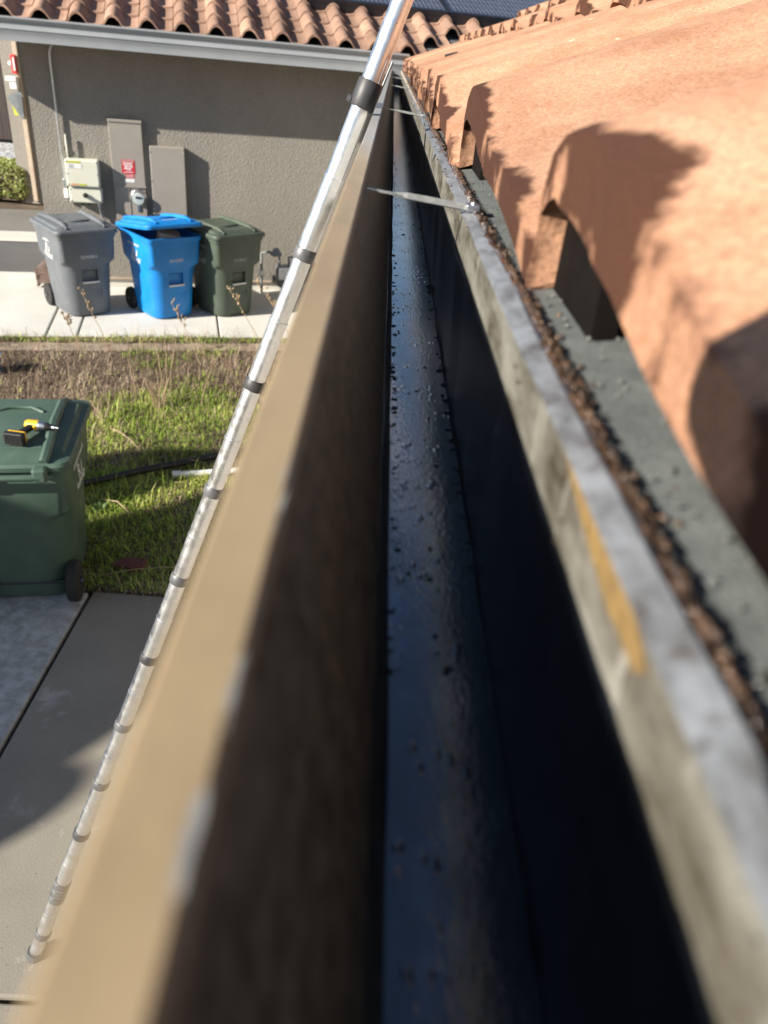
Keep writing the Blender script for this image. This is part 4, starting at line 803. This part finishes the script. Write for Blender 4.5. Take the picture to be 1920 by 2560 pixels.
def grit_pos(rg, n):
    y = -0.05 + 5.0 * rg.random(n) ** 2.0; x = 0.0925 + rg.normal(0, .0036, n) * np.where(rg.random(n) < .2, 2.6, 1) * (1 + 0.5 * np.sin(y * 31) * np.sin(y * 12.7)); return np.stack([x, y, H - 0.1262 + 0.0038 * np.exp(-((x - .0935) / .004) ** 2)], 1)
def grit_size(rg, n):
    b = 0.0004 + 0.0016 * rg.random(n) ** 3; return np.stack([b, b * rg.uniform(.8, 1.8, n), b * rg.uniform(0.6, 1, n)], 1)
gbm = MB(); rgb_ = random.Random(31); gr_ = []
for k in range(421):
    y = -0.1 + 5.5 * (k / 420) ** 1.7; wd = 1 + 0.35 * math.sin(y * 31) * math.sin(y * 12.7)
    gr_.append([Vector((0.0935 + (x - 0.0935) * wd + rgb_.uniform(-.0009, .0009), y, z + rgb_.uniform(-.0008, .0008))) for x, z in ((0.0868, -0.1250), (0.0880, -0.1228), (0.0905, -0.1220), (0.0940, -0.1228), (0.0968, -0.1244), (0.0995, -0.1268), (0.0975, -0.1290), (0.0885, -0.1285))])
gbm.loft(gr_); gbm.build('grit_bed', MAT['grit'], gu)
lumps(6000, 22, grit_pos, grit_size, MAT['grit'], 'roof_grit', 'brown wet roof grit lying along the back of the gutter', 'grit')
def wet_pos(rg, n):
    y = 0.05 + 1.2 * rg.random(n) ** 1.5; x = rg.uniform(0.08, 0.15, n); return np.stack([x, y, H - 0.125 + np.maximum(0, x - .1) * 0.12 - FALL * y * .6], 1)
lumps(420, 23, wet_pos, lambda rg, n: np.repeat((0.0005 + 0.0007 * rg.random(n))[:, None], 3, 1), simple('wet_drops', (0.2, 0.2, 0.19), (0.1, 0.1, 0.1), 50, 0.1, spec=0.8), 'water_drops', 'bright water drops on the felt under the tiles', 'water drops')
# rusty stain and chipped paint: thin flat patches on the metal
def patch(name, mat, pts, plane, seed, parent):
    rg = random.Random(seed); mb = MB(); out = []
    for i in range(len(pts)):
        a, b = pts[i], pts[(i + 1) % len(pts)]
        for f in (0, .33, .66): out.append((a[0] + (b[0] - a[0]) * f + rg.uniform(-.0012, .0012), a[1] + (b[1] - a[1]) * f + rg.uniform(-.0005, .0005)))
    mb.add([plane(u, v) for u, v in out], [tuple(range(len(out)))]); return mb.build(name, mat, parent)
MAT['rust'] = simple('rust_stain', (0.27, 0.175, 0.065), (0.17, 0.11, 0.045), 120, 0.6)
simple('ochre_leaf', (0.34, 0.22, 0.07), (0.22, 0.14, 0.045), 90, 0.6)
patch('rust_stain', MAT['rust'], [(0.27, -0.1262), (0.235, -0.1255), (0.2, -0.1262), (0.165, -0.1262), (0.15, -0.132), (0.156, -0.139), (0.185, -0.1395), (0.215, -0.1365), (0.25, -0.131)], lambda u, v: Vector((0.07765, u, v)), 3, gu)
MAT['bare'] = simple('bare_zinc', (0.28, 0.285, 0.275), (0.19, 0.19, 0.18), 150, 0.4)
for sd, pts in enumerate(([(0.175, -0.0196), (0.168, -0.0203), (0.158, -0.0206), (0.15, -0.0198)], [(0.112, -0.0196), (0.108, -0.0206), (0.1, -0.021), (0.095, -0.0203), (0.09, -0.0197)], [(0.08, -0.0197), (0.077, -0.0212), (0.07, -0.0222), (0.064, -0.0214), (0.06, -0.0197)], [(0.04, -0.0197), (0.036, -0.0212), (0.024, -0.0205), (0.02, -0.0197)])):
    patch('paint_chip', MAT['bare'], pts, lambda u, v: Vector((v, u, -0.09868 - FALL * u)), 40 + sd, gu)
def clump_pos(rg, n):
    y = rg.uniform(0.42, 1.3, n); x = np.where(rg.random(n) < .5, 0.0225 + np.abs(rg.normal(0, .0015, n)), 0.0745 - np.abs(rg.normal(0, .0018, n))); return np.stack([x, y, H - 0.2763 - FALL * y], 1)
def clump_size(rg, n):
    b = 0.0008 + 0.0017 * rg.random(n) ** 2; return np.stack([b * rg.uniform(0.8, 1.8, n), b * rg.uniform(0.7, 1.5, n), b * rg.uniform(0.5, 0.8, n)], 1)
lumps(90, 27, clump_pos, clump_size, MAT['sludge'], 'sludge_clumps', 'larger wet black clumps along both corners of the gutter floor', 'sludge')
lf = MB(); lf.tube([(0.097, 0.135, 2.6335), (0.11, 0.128, 2.6345), (0.125, 0.125, 2.6345)], 0.0016, 8); tag(lf.build('leaf_stalk', bpy.data.materials['ochre_leaf'], None, smooth=60), 'short ochre stalk lying on the grey felt at the right edge', 'leaf')

# ------------------------------------------------------------------ near house: felt, tiles, fascia, wall
nh = empty('house', (0.1, 0, 0)); tag(nh, 'near house edge with sunlit orange clay roof tiles above the gutter', 'house')
ft = MB(); ft.add([(0 + x, y, z) for y in (-0.4, 9.7) for x, z in ((-0.0135, H - 0.1265), (0.005, H - 0.1275), (0.06, H - 0.119), (0.4, H - 0.03), (3.0, H + 1.0))], [(0, 1, 6, 5), (1, 2, 7, 6), (2, 3, 8, 7), (3, 4, 9, 8)]); ft.build('roofing_felt', MAT['felt'], nh)
MB().box(-0.017, 0.02, -0.4, 9.7, H - 0.34, H - 0.13).build('fascia_board', MAT['trim'], nh)
MB().box(0.5, 0.65, -2.4, 9.6, 0.0, H - 0.13).build('wall', MAT['stucco'], nh)
nroof = empty('roof', (0, 0, 0), 0, nh)
P = 0.63; SL = 0.36
tiles = [tile_mesh('roof_tile', P * 1.005, 0.76, 0.03, SL, 0.0014, 10 + i, 1.0, 16, True) for i in range(4)]
for me in tiles: me.materials.append(MAT['clay'])
for k in range(4):
    for j in range(17):
        yf = 0.523 + P * (j - 1) + (0.0 if k == 0 else random.uniform(-.012, .012))
        x = 0.0 + 0.6 * k + (random.uniform(-.016, .014) if not (k == 0 and j < 3) else 0); z = H - 0.127 + k * (0.6 * SL + 0.055) + random.uniform(-.002, .002)
        if k == 0: MB().box(0.018, 0.032, yf - 0.115, yf - 0.004, H - 0.126, H - 0.066).build('arch_shade_board', MAT['arch_shade'], nh)  # near-black board paints the shade of the hollow behind each arch
        link_mesh('roof_tile', tiles[(j * 7 + k * 3) % 4], None, nroof, (x, yf, z), (random.uniform(-.006, .006), 0, random.uniform(-.01, .01)))
cr = MB(); cr.prism([(0, 0), (0.03, 0.006), (0.05, -0.003), (0.035, -0.012), (0.01, -0.01)], 0.0, 0.05, lambda u, v, h: Vector((h, u, v + h * 0.3))); tag(cr.build('bark_flake', MAT['rubber'], None, (0.2, 3.55, H + 0.014)), 'black flake of debris lying on the far orange tiles', 'debris')

# ------------------------------------------------------------------ unseen blockers added left of the picture to shade pad and grass
sblock = empty('shade_block', (-8.0, 0, 0)); tag(sblock, 'added unseen block left of the picture that shades the concrete pad', 'house')
prof = [(-2.3, 0), (-2.3, 3.7), (-2.2, 4.06), (-2.05, 4.19), (-1.8, 4.38), (0.1, 4.38), (0.1, 0)]
MB().prism(prof, -1.6, 0.0, lambda u, v, h: Vector((h, u + 0.65 * h, v))).build('wall', MAT['stucco'], sblock)  # added block, its plan skewed along the sun to shape the shadow
MB().prism([(-1.95, 4.28), (-1.7, 4.41), (0.12, 4.41), (0.12, 4.385), (-1.7, 4.385), (-1.95, 4.262)], -1.7, 0.03, lambda u, v, h: Vector((h, u + 0.65 * h, v))).build('roof', MAT['clay_brown'], sblock)  # top of the added shade block
MB().lathe([(0.001, -0.03), (0.15, -0.015), (0.22, 0.03), (0.2, 0.03), (0.001, -0.015)], 24, Matrix.Translation((-0.02, -2.33, 3.98)) @ Matrix.Rotation(R(-90), 4, 'Y')).build('shade_disc', MAT['grey_paint'], sblock, smooth=40)  # added disc that makes the round bump in the shadow edge
ct = empty('shade_column', (-8.3, 0.55, 0)); tag(ct, 'added unseen column of foliage left of the picture that shades the grass', 'blocker')  # added foliage column, placed for its ragged shadow on the grass
def column_in(rg, n):
    z = rg.random(n) ** 0.8 * 4.0 + 0.3; r = 0.36 * np.sqrt(rg.random(n)) * np.clip((4.45 - z) / 0.45, 0.25, 1); a = rg.uniform(0, 6.28, n); return np.stack([r * np.cos(a), r * np.sin(a), z], 1)
v, f, c = leaf_cloud(22000, column_in, 0.055, [(0.04, 0.07, 0.025), (0.06, 0.1, 0.03)], 9); np_mesh('shade_column_leaves', v, f, MAT['leafcol'], c, ct)
MB().lathe([(0.05, 0.35), (0.3, 0.7), (0.31, 3.9), (0.2, 4.25), (0.05, 4.4)], 14).build('opaque_core', MAT['bark'], ct)  # opaque core added so that the column's shadow is solid
MB().tube([(0, 0, 0), (0, 0, 1.2), (0, 0, 4.1)], [0.08, 0.06, 0.015], 10).build('shade_column_trunk', MAT['bark'], ct)

# the phone that takes the picture, just behind the lens; its shadow lies on the nearest tile
R3 = Matrix((right, -down, fwd)).transposed(); ph = empty('phone', (0, 0, H)); tag(ph, 'dark phone held right behind the viewpoint, its shadow falling on the nearest tile', 'phone')
def pp(u, v, h): return R3 @ Vector((u, v, h))
d1 = Vector((0.572, -0.82)); d2 = Vector((0.82, 0.572)); c0 = Vector((-0.178, 0.108)); rr_ = 0.014; ol = []
for (a, b), a0 in (((rr_, rr_), 180), ((0.158 - rr_, rr_), 270), ((0.158 - rr_, 0.078 - rr_), 0), ((rr_, 0.078 - rr_), 90)):
    for q in range(6):
        an = R(a0 + 18 * q); p2 = c0 + d1 * (a + rr_ * math.cos(an)) + d2 * (b + rr_ * math.sin(an)); ol.append((p2.x, p2.y))
MB().prism(ol, -0.016, -0.008, pp).build('phone_body', MAT['black'], ph, smooth=40)
MB().prism([(c0 + (Vector(q) - c0) * 1.0).to_tuple() for q in ol], -0.0172, -0.0165, pp).build('screen', MAT['glass'], ph)
